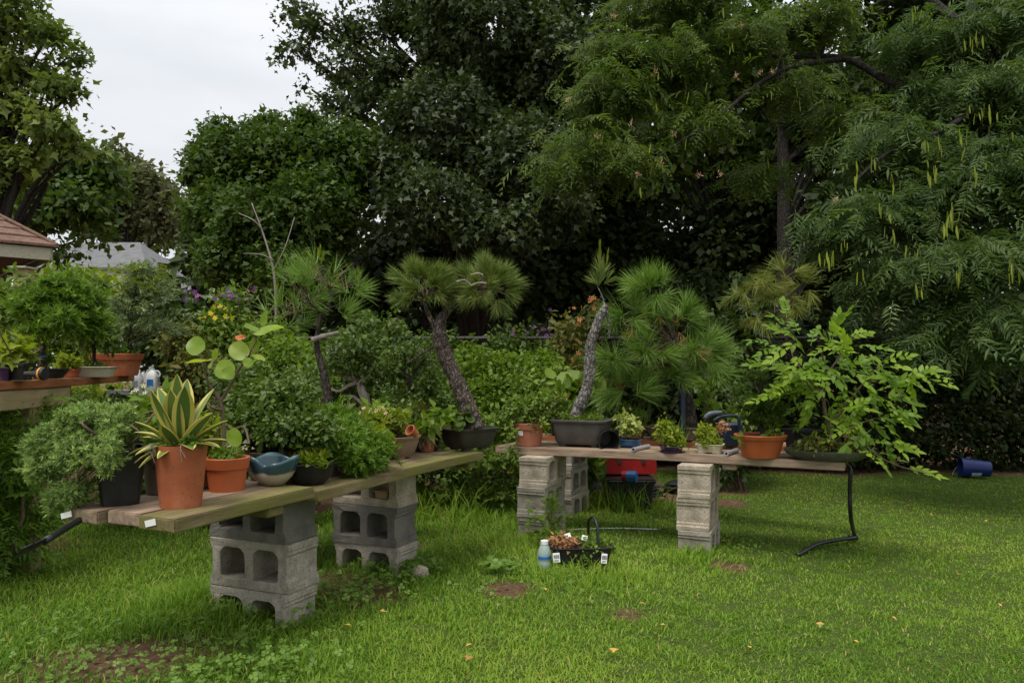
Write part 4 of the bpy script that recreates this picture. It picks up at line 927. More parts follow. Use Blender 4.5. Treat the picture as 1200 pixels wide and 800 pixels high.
shrub('loose_bush', 'light green loose bush between the aster and the open pine', 'bush', 335, 5.6, [Lb(340, 420, 5.6, 34, 30, .25), Lb(365, 445, 5.5, 30, 28, .25), Lb(310, 440, 5.5, 30, 26, .25)], 3600, 12, .06, LEAF, .04, L_LGRN, 8)
shrub('loose_bush', 'mid green bush behind the tan bonsai pot', 'bush', 500, 5.7, [Lb(505, 465, 5.7, 34, 26, .25), Lb(470, 470, 5.6, 30, 22, .25), Lb(530, 480, 5.6, 24, 18, .2)], 3600, 12, .06, RHOMB, .036, L_VINE, 0)
shrub('low_herb_bed', 'low green herbs in the gap between the two plank benches', 'herbs', 580, 6.0, [Lb(570, 495, 6.0, 30, 14, .2), Lb(600, 500, 6.0, 26, 14, .2), Lb(540, 505, 6.0, 26, 14, .2), Lb(545, 535, 5.7, 40, 18, .2), Lb(490, 540, 5.7, 30, 18, .2), Lb(595, 535, 5.8, 26, 14, .2)], 4200, 10, .05, RHOMB, .04, L_SHRUB, 0)

# ------------------------------------------------------------------ pots
def ring(rx, ry, z, e, n=40):
    out = []
    for k in range(n):
        a = 2 * math.pi * (k + .5) / n; c, s = math.cos(a), math.sin(a)
        out.append((rx * math.copysign(abs(c) ** (2 / e), c), ry * math.copysign(abs(s) ** (2 / e), s), z))
    return out
def pot(root, base, prof, e, mt, rz=0.0, wall=.008, rim=None, soil=.018, soilm=None, feet=None, tilt=None, name='pot', n=40):
    """prof: list of (z, rx, ry); rim=(height, overhang)"""
    M = Matrix.Translation(Vector(base)) @ Matrix.Rotation(rz, 4, 'Z')
    if tilt is not None: M = Matrix.Translation(Vector(base)) @ tilt
    mb = MB(); R = [ring(a, b, z, e, n) for z, a, b in prof]
    zt, ta, tb = prof[-1]
    if rim:
        h, o = rim
        lo = prof[-1][0] - h
        # interpolate the wall at the underside of the rim
        zz = [p[0] for p in prof]; ra = float(np.interp(lo, zz, [p[1] for p in prof])); rb = float(np.interp(lo, zz, [p[2] for p in prof]))
        R = [ring(a, b, z, e, n) for z, a, b in prof if z < lo - 1e-5] + [ring(ra, rb, lo, e, n), ring(ra + o, rb + o, lo + .002, e, n), ring(ta + o * 1.1, tb + o * 1.1, zt - .003, e, n), ring(ta + o * .8, tb + o * .8, zt, e, n)]
    zs = zt - soil
    zz = [p[0] for p in prof]; sa = float(np.interp(zs, zz, [p[1] for p in prof])); sb = float(np.interp(zs, zz, [p[2] for p in prof]))
    R += [ring(ta - wall, tb - wall, zt - .001, e, n), ring(sa - wall, sb - wall, zs, e, n)]
    if soilm is None or soilm is False: R += [ring(prof[0][1] - wall, prof[0][2] - wall, prof[0][0] + wall, e, n)]
    mb.loft(R, True, soilm is None or soilm is False)
    p = mb.build(name, mt, root, M, smooth=35)
    if feet:
        fx, fy, fh = feet
        for sx in (-1, 1):
            for sy in (-1, 1):
                f = MB(); f.loft([ring(.026, .02, -fh, 3, 12), ring(.03, .024, .003, 3, 12)]); f.build('foot', mt, p, M @ Matrix.Translation((sx * fx, sy * fy, 0)), smooth=40)
    if soilm:
        mb = MB(); rr = []
        for k, q in enumerate((1.0, .75, .5, .25)):
            rr.append([(x, y, zs - .002 + .012 * (1 - q) + random.gauss(0, .0022)) for x, y, _ in ring((sa - wall) * q + .0005, (sb - wall) * q + .0005, 0, e, n)])
        mb.loft(rr, False, True); mb.build('soil', soilm, root, M, smooth=True)
    return p, M, zt - soil
def rnd_pot(root, base, rb, rt, h, mt, rim=None, soilm=M_SOIL, **kw):
    return pot(root, base, [(0, rb, rb), (h * .5, rb + (rt - rb) * .5, rb + (rt - rb) * .5), (h, rt, rt)], 2, mt, rim=rim, soilm=soilm, **kw)
def trunk(root, pts, rads, mt, branches=(), name='trunk', n=10, wob=.10, seg=6):
    if wob > .12: seg, n, wob = 12, 16, .07
    mb = MB(); c = curve(pts, seg); rr = [r * (1 + .07 * math.sin(i * 1.3) * math.sin(i * .37)) for i, r in enumerate( lerps(rads, len(c)))]
    if wob > .12: c = [p + Vector((random.gauss(0, .0008), random.gauss(0, .0008), 0)) for p in c]
    mb.tube(c, rr, n, wob=wob)
    for bp_, br_ in branches:
        c = curve(bp_, 5); mb.tube(c, lerps(br_, len(c)), 7, caps=False, wob=wob)
    return mb.build(name, mt, root, smooth=True)
def twigs(root, base, targets, r0, mt, name='branches', bend=.05):
    mb = MB()
    for tg in targets:
        b, tg = Vector(base), Vector(tg); mid = b.lerp(tg, .5) + Vector((random.gauss(0, bend), random.gauss(0, bend), abs(random.gauss(0, bend))))
        c = curve([b, mid, tg], 4); mb.tube(c, lerps([r0, r0 * .6, r0 * .2], len(c)), 6, caps=False, wob=.08)
    return mb.build(name, mt, root, smooth=True)
def rz_b(): return math.atan2(A_C.y, A_C.x)
RZC = math.atan2(-.39, .92)

# ------------------------------------------------------------------ table at the far left
t = thing('potting_table', 'red-brown topped wooden potting table at the far left', 'table', (-2.6, 3.9, 0))
ZT = 1.02
e0, e1 = Vector((-2.18, 2.9, 0)), Vector((-2.41, 4.9, 0)); ax = (e1 - e0).normalized(); bk = Vector((-ax.y, ax.x, 0)); off = 0
for k, w in enumerate((.14, .14, .14, .14)):
    c = e0.lerp(e1, .5) + bk * (off + w / 2)
    meshobj('plank', plank_mesh('plank', (e1 - e0).length, w, .04, M_REDW, k), None, t, Matrix.Translation((c.x, c.y, ZT - .02)) @ Matrix.Rotation(math.atan2(ax.y, ax.x), 4, 'Z')); off += w + .006
for (s0, s1, bo) in ((.0, .57, .03), (.0, .57, .5)):
    a, b = e0.lerp(e1, s0) + bk * bo, e0.lerp(e1, s1) + bk * bo; c = (a + b) / 2
    meshobj('apron_board', plank_mesh('apron_board', (b - a).length, .038, .09, M_POST, 5), None, t, Matrix.Translation((c.x, c.y, ZT - .04 - .047)) @ Matrix.Rotation(math.atan2(ax.y, ax.x), 4, 'Z'))
for s in (.02, .40):
    for bo in (.06, .5):
        c = e0.lerp(e1, s) + bk * bo; z0 = float(gz(c.x, c.y)) - .05; h = ZT - .045 - z0
        meshobj('leg', plank_mesh('leg', h, .09, .085, M_POST, 6), None, t, Matrix.Translation((c.x, c.y, z0 + h / 2)) @ Matrix.Rotation(math.pi / 2, 4, 'Y'))
def tb(px, d): return Vector(((px - 600) / F * d, d, ZT + .001))

# spruce in a square terracotta pot
b = tb(137, 4.72); R = thing('potted_spruce', 'silvery green spruce bonsai in square terracotta planter on the red-brown table', 'potted tree', b)
pot(R, b, [(0, .10, .085), (.135, .125, .105)], 9, M_TERRA, .1, rim=(.04, .008), soilm=M_MOSS)
leafcloud('ground_cover', [(np.array(b) + [0, 0, .145], np.array([.11, .09, .025]), 1)], 900, 8, .02, RHOMB, .02, L_CEDAR, R, droop=-.3)
tp = [P(150, 412, 4.72), P(150, 385, 4.72), P(158, 350, 4.7), P(160, 318, 4.72)]
trunk(R, tp, [.026, .022, .012, .004], M_BARK)
mbx = MB(); sh_ = []
for k in range(115):
    f = random.random() ** .8; c = curve(tp, 6); s = c[int(f * (len(c) - 1) * .98)]
    a = random.uniform(0, 6.28); ln = (.34 - .24 * f) * random.uniform(.5, 1.1)
    e = s + Vector((math.cos(a) * ln + .06, math.sin(a) * ln * .7, .10 * (1 - f) + random.uniform(-.07, .10)))
    if random.random() < .2: e.x += .08
    mid = s.lerp(e, .55) + Vector((0, 0, .05)); cc = curve([s, mid, e], 5); mbx.tube(cc, lerps([.004, .0015], len(cc)), 4, caps=False)
    for q in range(2, len(cc)):
        sh_.append((cc[q], (cc[q] - cc[q - 1]) + Vector((0, 0, .01)), random.uniform(.8, 1.2)))
        if random.random() < .6: sh_.append((cc[q] + Vector((random.gauss(0, .02), random.gauss(0, .02), random.gauss(0, .015))), (cc[q] - cc[q - 1]).normalized() + Vector((random.gauss(0, .5), random.gauss(0, .5), .1)), 1))
mbx.build('branches', M_BARK, R)
needles('needles', sh_, 9, .030, .0046, 1.0, L_SPRUCE, R, base=1.4, droop=0)
pale = []
for k in range(16):
    s = P(random.uniform(130, 195), random.uniform(312, 340), 4.6); e = s + Vector((random.uniform(.03, .09), 0, random.uniform(-.03, .03)))
    for q in range(5): pale.append((s.lerp(e, q / 4) + Vector((0, 0, .02 * math.sin(q / 4 * 3.1))), (e - s).normalized(), .9))
needles('new_growth', pale, 16, .022, .0028, 1.0, L_YGRN, R, base=1.3, droop=0)

# small tree in a cream tray
b = tb(111, 4.33); R = thing('potted_bonsai', 'broadleaf bonsai in shallow cream rectangular pot on the red-brown table', 'potted tree', b)
pot(R, b, [(0, .085, .06), (.058, .103, .075)], 9, M_CREAM, .25, rim=(.012, .004), soilm=M_MOSS, soil=.008)
trunk(R, [b + Vector((0, 0, .045)), P(110, 405, 4.33), P(112, 385, 4.33)], [.012, .009, .004], M_BARK)
leafcloud('foliage', [Lb(112, 382, 4.33, 26, 12, .1), Lb(95, 395, 4.3, 14, 9, .08), Lb(125, 400, 4.35, 12, 8, .08)], 900, 10, .04, LEAF, .035, L_AZAL, R)
leafcloud('ground_cover', [(np.array(b) + [0, 0, .055], np.array([.085, .06, .012]), 1)], 500, 8, .02, RHOMB, .014, L_CEDAR, R, droop=-.3)
b = tb(80, 4.2); R = thing('potted_herb', 'small terracotta tray of sprouts between the black bowl and cream pot', 'potted plant', b)
pot(R, b, [(0, .04, .04), (.045, .05, .05)], 6, M_TERRA, .2, rim=(.014, .003), soilm=M_SOIL, soil=.008)
leafcloud('foliage', [(np.array(b) + [0, 0, .085], np.array([.06, .05, .05]), 1)], 420, 8, .02, LEAF, .028, L_YGRN, R)
b = b + Vector((-.02, .22, 0)); R = thing('terracotta_pot', 'terracotta pot with upright grassy leaves behind the sprout tray', 'potted plant', b)
rnd_pot(R, b, .05, .07, .09, M_TERRA, rim=(.025, .006))
needles('grass_leaves', [(b + Vector((random.gauss(0, .02), random.gauss(0, .02), .08)), Vector((random.gauss(0, .25), random.gauss(0, .2), 1)), random.uniform(.7, 1.3)) for _ in range(8)], 4, .22, .006, .4, L_LGRN, R, T=BLADE)
# cedar bonsai in a black bowl
b = tb(57, 3.9); R = thing('potted_cedar', 'leaning green cedar bonsai in shallow black bowl on the red-brown table', 'potted tree', b)
pot(R, b, [(0, .055, .05), (.03, .078, .066), (.05, .088, .075)], 4, M_BLACKP, .2, rim=(.008, .003), soilm=M_SOIL, soil=.006)
trunk(R, [P(50, 432, 3.9), P(51, 412, 3.9), P(56, 396, 3.9), P(68, 378, 3.9), P(80, 360, 3.9), P(80, 345, 3.9)], [.018, .016, .014, .011, .008, .004], M_BARK)
o, cc = leafcloud('foliage', [Lb(70, 340, 3.9, 22, 14, .12), Lb(40, 360, 3.85, 20, 14, .12), Lb(95, 352, 3.95, 22, 16, .12), Lb(45, 385, 3.8, 20, 12, .1), Lb(105, 380, 3.95, 20, 16, .1), Lb(75, 375, 3.75, 16, 12, .08)], 2700, 22, .035, SPRIG, .055, L_CEDAR, R, droop=0, up=.4)
twigs(R, P(62, 385, 3.9), cc[:18], .005, M_BARK)
mb = MB(); mb.tube(curve([P(32, 432, 3.8), P(42, 422, 3.8), P(53, 417, 3.85)], 5), .004, 6); mb.build('training_wire', M_LBLUE, R)
b = tb(22, 3.5); R = thing('potted_seedling', 'square black nursery pot of yellowing broad leaves beside the hose nozzle', 'potted plant', b)
pot(R, b, [(0, .04, .04), (.078, .052, .052)], 8, M_BLACKP, .1, rim=(.02, .003), soilm=M_SOIL)
leafcloud('foliage', [Lb(15, 415, 3.5, 22, 12, .09), Lb(0, 425, 3.5, 10, 10, .06), Lb(25, 400, 3.55, 10, 6, .05)], 170, 6, .03, MAPLE8, .055, L_YGRN, R, up=.5)
twigs(R, b + Vector((0, 0, .06)), [P(5, 405, 3.5), P(22, 398, 3.5), P(30, 415, 3.5)], .004, M_TWIG)
b = tb(1, 3.42); R = thing('purple_pot', 'small dull purple pot cut off by the photo edge', 'pot', b)
rnd_pot(R, b, .03, .036, .06, M_PURPG, rim=(.012, .003))
b = tb(43, 3.36); R = thing('hose_nozzle', 'black hose nozzle with orange ring on the red-brown table', 'nozzle', b)
mb = MB(); ax_ = Vector((1, -.15, 0)).normalized(); c0 = b + Vector((0, 0, .03))
mb.loft([[tuple(c0 + ax_ * s + Vector((.15 * math.cos(a) * r, math.cos(a) * r, math.sin(a) * r))) for a in np.linspace(0, 6.283, 17)[:-1]] for s, r in ((-.055, .012), (-.035, .013), (-.005, .016), (.012, .026), (.022, .028))]); mb.build('body', M_BLACKP, R, smooth=40)
mb = MB(); mb.loft([[tuple(c0 + ax_ * s + Vector((.15 * math.cos(a) * r, math.cos(a) * r, math.sin(a) * r))) for a in np.linspace(0, 6.283, 17)[:-1]] for s, r in ((.022, .030), (.029, .030))]); mb.build('ring', M_ORANGE, R, smooth=40)
mb = MB(); mb.loft([[tuple(c0 + ax_ * s + Vector((.15 * math.cos(a) * r, math.cos(a) * r, math.sin(a) * r))) for a in np.linspace(0, 6.283, 17)[:-1]] for s, r in ((.029, .027), (.042, .026))]); mb.build('tip', M_BLACKP, R, smooth=40)

# white jugs on a grey stand
b = P(178, 456, 6.0); t = thing('grey_stand', 'low grey plastic stand under the white jugs', 'stand', (b.x, b.y, 0))
mb = MB(); mb.box(b + Vector((-.05, 0, -.02)), (.24, .14, .015)); mb.build('top', M_PIPE, t)
for sx in (-1, 1):
    mb = MB(); mb.box((b.x - .05 + sx * .2, b.y, b.z / 2 - .05), (.02, .1, b.z / 2 + .01)); mb.build('leg', M_PIPE, t)
for px, k, lab in ((179, 1.0, 'white plastic jug with pale blue label and pointed top'), (161, .85, 'white plastic jug, the shorter one beside the terracotta planter')):
    c = P(px, 456, 6.0) + Vector((0, 0, .0)); c.z = b.z - .005; j = thing('jug', lab, 'jug', c, 'white jugs on the stand')
    mb = MB(); mb.loft([[(c.x + x * k, c.y + y * k, c.z + z * k) for x, y, z in ring(r, r, zz, 4, 20)] for zz, r in ((0, .040), (.008, .045), (.10, .045), (.13, .036), (.155, .016))]); mb.build('body', M_WHITE, j, smooth=40)
    mb = MB(); mb.tube([c + Vector((0, 0, .155 * k)), c + Vector((0, 0, .172 * k))], .015 * k, 12); mb.build('cap', M_WHITE, j, smooth=40)
    mb = MB(); mb.box((c.x, c.y - .0465 * k, c.z + .055 * k), (.024 * k, .001, .028 * k)); mb.build('label', M_LBLUE if k == 1 else M_PIPE, j)
    mb = MB(); mb.tube(curve([c + Vector((.036, 0, .10)) * k, c + Vector((.058, 0, .115)) * k, c + Vector((.045, 0, .145)) * k, c + Vector((.014, 0, .15)) * k], 4), .006 * k, 6); mb.build('handle', M_WHITE, j, smooth=True)

# ------------------------------------------------------------------ on the near mossy bench
f0 = Vector((-1.018, 2.32, 0))
b = f0 + A_L * .385 + A_C * .12; b.z = Z1 + .001
R = thing('potted_juniper', 'cascading blue-green juniper in tall square black pot on the bench end', 'potted plant', b)
pot(R, b, [(0, .056, .056), (.19, .078, .078)], 9, M_BLACKP, .55, rim=(.012, .003), soilm=M_SOIL)
jl = [Lb(110, 492, 2.62, 40, 20, .12), Lb(70, 515, 2.6, 30, 22, .11), Lb(140, 500, 2.58, 22, 22, .10), Lb(60, 548, 2.58, 24, 22, .1), Lb(92, 530, 2.5, 26, 24, .08), Lb(75, 582, 2.56, 20, 18, .08), Lb(128, 535, 2.44, 10, 20, .04), Lb(88, 575, 2.5, 12, 14, .05), Lb(45, 525, 2.62, 14, 12, .08)]
o, cc = leafcloud('foliage', jl, 12500, 62, .017, SPRIG, .027, L_JUNI, R, droop=0, up=.4, shell=.35, crnd=.7)
twigs(R, b + Vector((0, 0, .18)), cc[:40], .006, M_TWIG)
b = on(212, 593, Z1); R = thing('potted_agave', 'yellow-edged agave in tall tapered terracotta pot on the bench corner', 'potted plant', b)
rnd_pot(R, b + Vector((0, 0, .001)), .064, .083, .205, M_TERRA, wall=.010, soil=.012)
top = b + Vector((0, 0, .205))
def agave_leaf(s, d, L, w, curl, name='leaf', wil=0.0):
    """a blade with a thick keel; yellow margins are sub-part strips"""
    d = Vector(d).normalized(); side = d.cross(UP)
    side = side.normalized() if side.length > .1 else Vector((1, 0, 0)); nr = side.cross(d).normalized()
    if nr.dot(Vector((0, -1, .3))) < 0 and d.z > .7: nr = -nr
    n = 9; cen, wd = [], []
    for k in range(n + 1):
        q = k / n; p = Vector(s) + d * (L * q) + UP * (-curl * L * q * q) + nr * (.0)
        cen.append(p); wd.append(w * (0.55 + 1.25 * q - .4 * q * q) * (1 - q ** 3.2) + .0008)
    mg, me_ = MB(), MB(); vs = []; va, vb = [], []
    for p, ww in zip(cen, wd):
        i_ = ww * .6; h = nr * (ww * .22)
        vs += [p - side * i_ + h * .6, p - nr * .0, p + side * i_ + h * .6, p - nr * .0045]
        va += [p - side * ww + h * 1.3, p - side * i_ + h * .6, p - side * i_ * .98 + h * .55 - nr * .002, p - side * ww + h * 1.3 - nr * .0012]
        vb += [p + side * i_ + h * .6, p + side * ww + h * 1.3, p + side * ww + h * 1.3 - nr * .0012, p + side * i_ * .98 + h * .55 - nr * .002]
    fs = [(4 * k + j, 4 * k + (j + 1) % 4, 4 * k + 4 + (j + 1) % 4, 4 * k + 4 + j) for k in range(n) for j in range(4)]
    def fin(mb_, nm, mt, par):
        o = mb_.build(nm, mt, par, smooth=50); a = o.data.attributes.new('rnd', 'FLOAT', 'POINT'); v_ = random.random() * .55 if mt is L_AGAVE else random.random(); a.data.foreach_set('value', [v_ + wil] * len(o.data.vertices)); return o
    mg.add(vs, fs); o = fin(mg, name, L_AGAVE, R)
    for v_ in (va, vb):
        q_ = MB(); q_.add(v_, fs); fin(q_, 'yellow_margin', L_AGY, o)
for a, el, L, w, cu in ((-90, 70, .17, .018, .04), (-60, 66, .185, .019, .03), (-122, 62, .18, .018, .04), (95, 76, .19, .018, .02), (40, 62, .18, .018, .05), (150, 60, .19, .018, .05), (-30, 42, .17, .016, .06), (-100, 45, .11, .017, .08), (-150, 40, .18, .016, .1), (10, 38, .19, .015, .12),
                        (-80, 80, .20, .017, 0), (170, 24, .18, .013, .25), (-170, 12, .17, .012, .35), (-135, 14, .15, .012, .35), (-20, 16, .17, .012, .25), (5, 20, .16, .012, .2), (-50, 18, .13, .013, .3), (190, 32, .17, .013, .2), (-160, 2, .14, .011, .4), (-105, 8, .11, .012, .4), (-140, -5, .13, .010, .4)):
    ar, er = math.radians(a), math.radians(el)
    agave_leaf(top + Vector((math.cos(ar) * .012, math.sin(ar) * .012, -.008 + .02 * (el > 50))), (math.cos(ar) * math.cos(er), math.sin(ar) * math.cos(er), math.sin(er)), L * (1.12 if el > 40 else .9), w * 1.85, cu)
leafcloud('weeds', [(np.array(top) + [.05, -.03, .012], np.array([.035, .04, .018]), 1), (np.array(top) + [-.05, -.04, .0], np.array([.03, .03, .018]), .6)], 260, 8, .012, RHOMB, .016, L_CLOV, R)
mb = MB()
for k in range(9):
    s = top + Vector((random.choice((-.07, -.045, .03)), -.075, -.002)) + Vector((random.gauss(0, .006), 0, 0)); mb.tube(curve([s + Vector((0, .03, .01)), s + Vector((0, -.004, 0)), s + Vector((random.gauss(0, .006), -.002, -random.uniform(.02, .05)))], 4), .0011, 4)
mb.build('dry_roots', M_GTWIG, R)
b = on(187, 577, Z1); R = thing('potted_plumeria', 'dark clay pot with pale-flowered leafy plant behind the agave', 'potted plant', b)
rnd_pot(R, b + Vector((0, 0, .001)), .045, .06, .15, M_BROWNC, rim=(.03, .004))
twigs(R, b + Vector((0, 0, .14)), [P(190, 480, 2.85), P(175, 478, 2.85), P(205, 470, 2.85)], .010, M_GTWIG)
leafcloud('foliage', [Lb(190, 470, 2.85, 18, 8, .05), Lb(172, 474, 2.85, 10, 7, .04), Lb(182, 500, 2.8, 16, 10, .05)], 170, 9, .03, LEAF, .042, L_LGRN, R, up=.4, outw=.9)
pp = np.array([tuple(P(px, py, 2.8)) for px, py in ((160, 457), (170, 460), (177, 453), (168, 452), (188, 457), (155, 459))])
inst('flower_cluster', FLOWER, pp, frames(rng.normal(size=(6, 3)) + np.array([1, 0, 0]), np.array([0, -.7, 1]) + rng.normal(size=(6, 3)) * .2), np.full(6, .02), L_WHT, R)
# sea grape in the small terracotta pot
b = on(266, 575, Z1); R = thing('potted_sea_grape', 'sea grape with big round leaves in wide-rimmed terracotta pot', 'potted plant', b)
rnd_pot(R, b + Vector((0, 0, .001)), .062, .076, .125, M_TERRAB, rim=(.042, .006), soilm=M_MOSS)
trunk(R, [b + Vector((-.01, 0, .11)), P(262, 500, 2.85), P(258, 470, 2.85), P(246, 452, 2.85), P(238, 432, 2.85)], [.008, .007, .006, .005, .003], M_TWIG,
      [([P(258, 470, 2.85), P(268, 455, 2.85), P(276, 440, 2.85), P(290, 418, 2.85), P(300, 400, 2.85)], [.006, .005, .003]), ([P(260, 480, 2.85), P(250, 478, 2.8), P(240, 470, 2.8)], [.005, .003]), ([P(264, 510, 2.85), P(285, 500, 2.85), P(292, 520, 2.8)], [.005, .004]), ([P(276, 440, 2.85), P(270, 410, 2.85), P(275, 400, 2.85)], [.004, .003])])
leafcloud('ground_cover', [(np.array(b) + [0, 0, .125], np.array([.07, .07, .025]), 1)], 420, 8, .018, RHOMB, .016, L_CEDAR, R)
rl = []
for s in range(2):
    v, f = [(0, .45, -.05)], []
    for k in range(20):
        a = 2 * math.pi * k / 20; r = .5 * (1 - .10 * math.exp(-((a - 0) ** 2) * 6)); v.append((r * 1.02 * math.sin(a), .5 - r * math.cos(a), .22 * abs(math.sin(a)) * .5 + .05 * math.cos(2 * a + s) + .04 * math.sin(3 * a + s) - .06 * (1 - math.cos(a)) * .5))
        f.append((0, 1 + k, 1 + (k + 1) % 20))
    rl.append((v, f))
stalks = MB()
for px, py, dd, rpx, dx, dz, tilt, wf, sx_, sy_ in ((229, 405, 2.85, 12, -.5, .8, .25, .92, 238, 432), (234, 421, 2.80, 15, -.9, .15, 1.0, .7, 240, 434), (252, 415, 2.88, 7, .3, 1, .3, .5, 248, 432), (262, 432, 2.80, 13, .7, -.1, .25, .9, 246, 440), (268, 437, 2.74, 8, .3, -.6, .2, .95, 258, 440),
                              (280, 411, 2.82, 13, -.5, .6, .3, .85, 284, 425), (290, 424, 2.78, 6, .4, -.8, .3, .9, 288, 418), (298, 405, 2.86, 12, .4, .9, .4, .6, 292, 418), (314, 386, 2.85, 18, .9, .42, .75, .62, 300, 400), (295, 384, 2.85, 9, -.8, .55, .6, .6, 300, 396), (310, 373, 2.88, 10, .35, 1, .4, .5, 302, 392),
                              (248, 426, 2.9, 7, .5, .8, .5, .6, 244, 438), (274, 512, 2.74, 11, .4, -.8, .15, .8, 266, 498), (303, 418, 2.83, 9, .8, -.2, .8, .6, 296, 408)):
    v, f = rl[random.randrange(2)]; bend = random.uniform(.1, .5)
    me = bpy.data.meshes.new('round_leaf'); me.from_pydata([(x * wf, y, z - bend * y * y * .5) for x, y, z in v], [], f); a = me.attributes.new('rnd', 'FLOAT', 'POINT'); a.data.foreach_set('value', [random.random()] * len(v)); me.materials.append(L_GRAPE)
    c = P(px, py, dd); s = m(rpx * 2, dd); y = Vector((dx, random.uniform(-.4, .2), dz)).normalized(); nz = (Vector((random.uniform(-.4, .4), -1, 0)) * (1 - tilt) + UP * tilt); nz = (nz - y * nz.dot(y)).normalized(); x = y.cross(nz)
    Mm = Matrix((x, y, nz)).transposed().to_4x4(); Mm = Matrix.Translation(c) @ Mm @ Matrix.Scale(s, 4) @ Matrix.Translation((0, -.5, 0))
    meshobj('round_leaf', me, None, R, Mm, smooth=True)
    e = Mm @ Vector((0, .03, 0)); q0 = P(sx_, sy_, 2.85); stalks.tube(curve([q0, q0.lerp(e, .5) + Vector((0, 0, .006)), e], 4), lerps([.0028, .0018], 9), 5)
stalks.build('leaf_stalks', M_TWIG, R, smooth=True)
p = P(281, 399, 2.80); me = bpy.data.meshes.new('round_leaf'); me.from_pydata([(x * .5, y * .35, z) for x, y, z in rl[0][0]], [], rl[0][1]); a = me.attributes.new('rnd', 'FLOAT', 'POINT'); a.data.foreach_set('value', [.2] * len(me.vertices)); me.materials.append(L_ORNG)
o = meshobj('round_leaf', me, None, R, Matrix.Translation(p) @ Matrix.Rotation(1.2, 4, 'X') @ Matrix.Scale(m(22, 2.8), 4)); o['label'] = 'reddish young leaf'
# teal bowl with folded wavy rim
b = on(320, 568, Z1); R = thing('ceramic_bowl', 'teal and cream ceramic bowl with folded wavy rim', 'bowl', b)
mt, N, L, bs, out = newmat('teal_cream_glaze')
tc = N.new('ShaderNodeTexCoord'); sp = N.new('ShaderNodeSeparateXYZ'); L.new(tc.outputs['Object'], sp.inputs[0])
ad = N.new('ShaderNodeMath'); ad.operation = 'MULTIPLY_ADD'; L.new(noise(N, L, tc.outputs['Object'], 16, 3, .5), ad.inputs[0]); ad.inputs[1].default_value = .035; L.new(sp.outputs['Z'], ad.inputs[2])
r1 = ramp(N, [(.0685, (.42, .37, .28)), (.071, (.014, .045, .065)), (.115, (.022, .07, .095)), (.137, (.16, .26, .30))]); L.new(ad.outputs[0], r1.inputs[0]); L.new(r1.outputs[0], bs.inputs['Base Color'])
bs.inputs['Roughness'].default_value = .25; bs.inputs['Coat Weight'].default_value = .4
def bowl_r(a, h): return 1 - .22 * h * math.exp(-(((a + math.pi / 2 + .15 + math.pi) % (2 * math.pi) - math.pi) / .28) ** 2) + .05 * h * math.cos(2 * a)
mb = MB(); R_ = []
prof = [(0, .035), (.004, .045), (.03, .072), (.06, .086), (.09, .094), (.105, .097)]
for z, r in prof + [(z + (.004 if z < .1 else 0), r - .006) for z, r in reversed(prof[2:])]:
    h = (z / .105) ** 1.5; rr = []
    for k in range(64):
        a = 2 * math.pi * k / 64; q = bowl_r(a, h) * r
        rr.append((q * math.cos(a), q * math.sin(a), z + h * .012 * math.cos(3 * a + .6) - h * .018 * math.exp(-(((a + math.pi / 2 + .15 + math.pi) % (2 * math.pi) - math.pi) / .3) ** 2)))
    R_.append(rr)
mb.loft(R_, True, True); mb.build('bowl', mt, R, Matrix.Translation(b + Vector((0, 0, .001))), smooth=True)

# ------------------------------------------------------------------ rear bench on legs behind the mossy bench
bE = thing('plank_bench', 'weathered rear bench hidden behind the azalea and twisted bonsai', 'bench', (-1.13, 3.62, 0))
p0, p1 = Vector((-1.13, 3.62, 0)), Vector((-.60, 4.80, 0)); ax = (p1 - p0).normalized(); bk = Vector((-ax.y, ax.x, 0)); ZE = .68
for k in range(3):
    c = p0.lerp(p1, .5) + bk * (.075 + .148 * k); meshobj('plank', plank_mesh('plank', (p1 - p0).length, .142, .04, M_WOOD, 20 + k), None, bE, Matrix.Translation((c.x, c.y, ZE - .02)) @ Matrix.Rotation(math.atan2(ax.y, ax.x), 4, 'Z'))
for s in (.12, .9):
    for w in (.06, .38):
        c = p0.lerp(p1, s) + bk * w; z0 = float(gz(c.x, c.y)) - .04; h = ZE - .041 - z0
        meshobj('leg', plank_mesh('leg', h, .07, .07, M_POST, 7), None, bE, Matrix.Translation((c.x, c.y, z0 + h / 2)) @ Matrix.Rotation(math.pi / 2, 4, 'Y'))
# azalea in long brown pot
b = P(332, 552, 3.36); b.z = Z1B + .001
b = Vector((-.985, 3.22, Z1B + .012)); R = thing('potted_azalea', 'dense azalea in low brown oblong pot behind the teal bowl', 'potted plant', b)
pot(R, b, [(0, .105, .065), (.06, .125, .08), (.115, .14, .09)], 5, M_BROWNC, rz_b(), rim=(.016, .006), soilm=M_MOSS, soil=.012, feet=(.07, .04, .01))
o, cc = leafcloud('foliage', [Lb(308, 492, 3.2, 40, 24, .14), Lb(350, 498, 3.2, 34, 22, .14), Lb(285, 500, 3.15, 22, 22, .1), Lb(330, 468, 3.3, 42, 24, .14), Lb(372, 508, 3.15, 24, 18, .1), Lb(325, 505, 3.1, 36, 14, .08)], 9500, 14, .035, RHOMB, .024, L_AZAL, R)
twigs(R, b + Vector((0, 0, .1)), cc[:40], .009, M_BARK)
c = P(334, 505, 3.12); mb = MB(); rr = []
for z, r in ((-.024, .004), (-.018, .016), (0, .022), (.016, .017), (.023, .005)): rr.append([(c.x + r * math.cos(a) * random.uniform(.85, 1.1), c.y + r * math.sin(a) * .6, c.z + z + random.gauss(0, .002)) for a in np.linspace(0, 6.283, 13)[:-1]])
mb.loft(rr); tag(mb.build('plastic_scrap', surf('pale_blue_plastic', (.38, .44, .55), (.55, .60, .68), 30, .4, .3, 60), smooth=50), 'crumpled pale blue plastic scrap caught in the azalea', 'scrap')
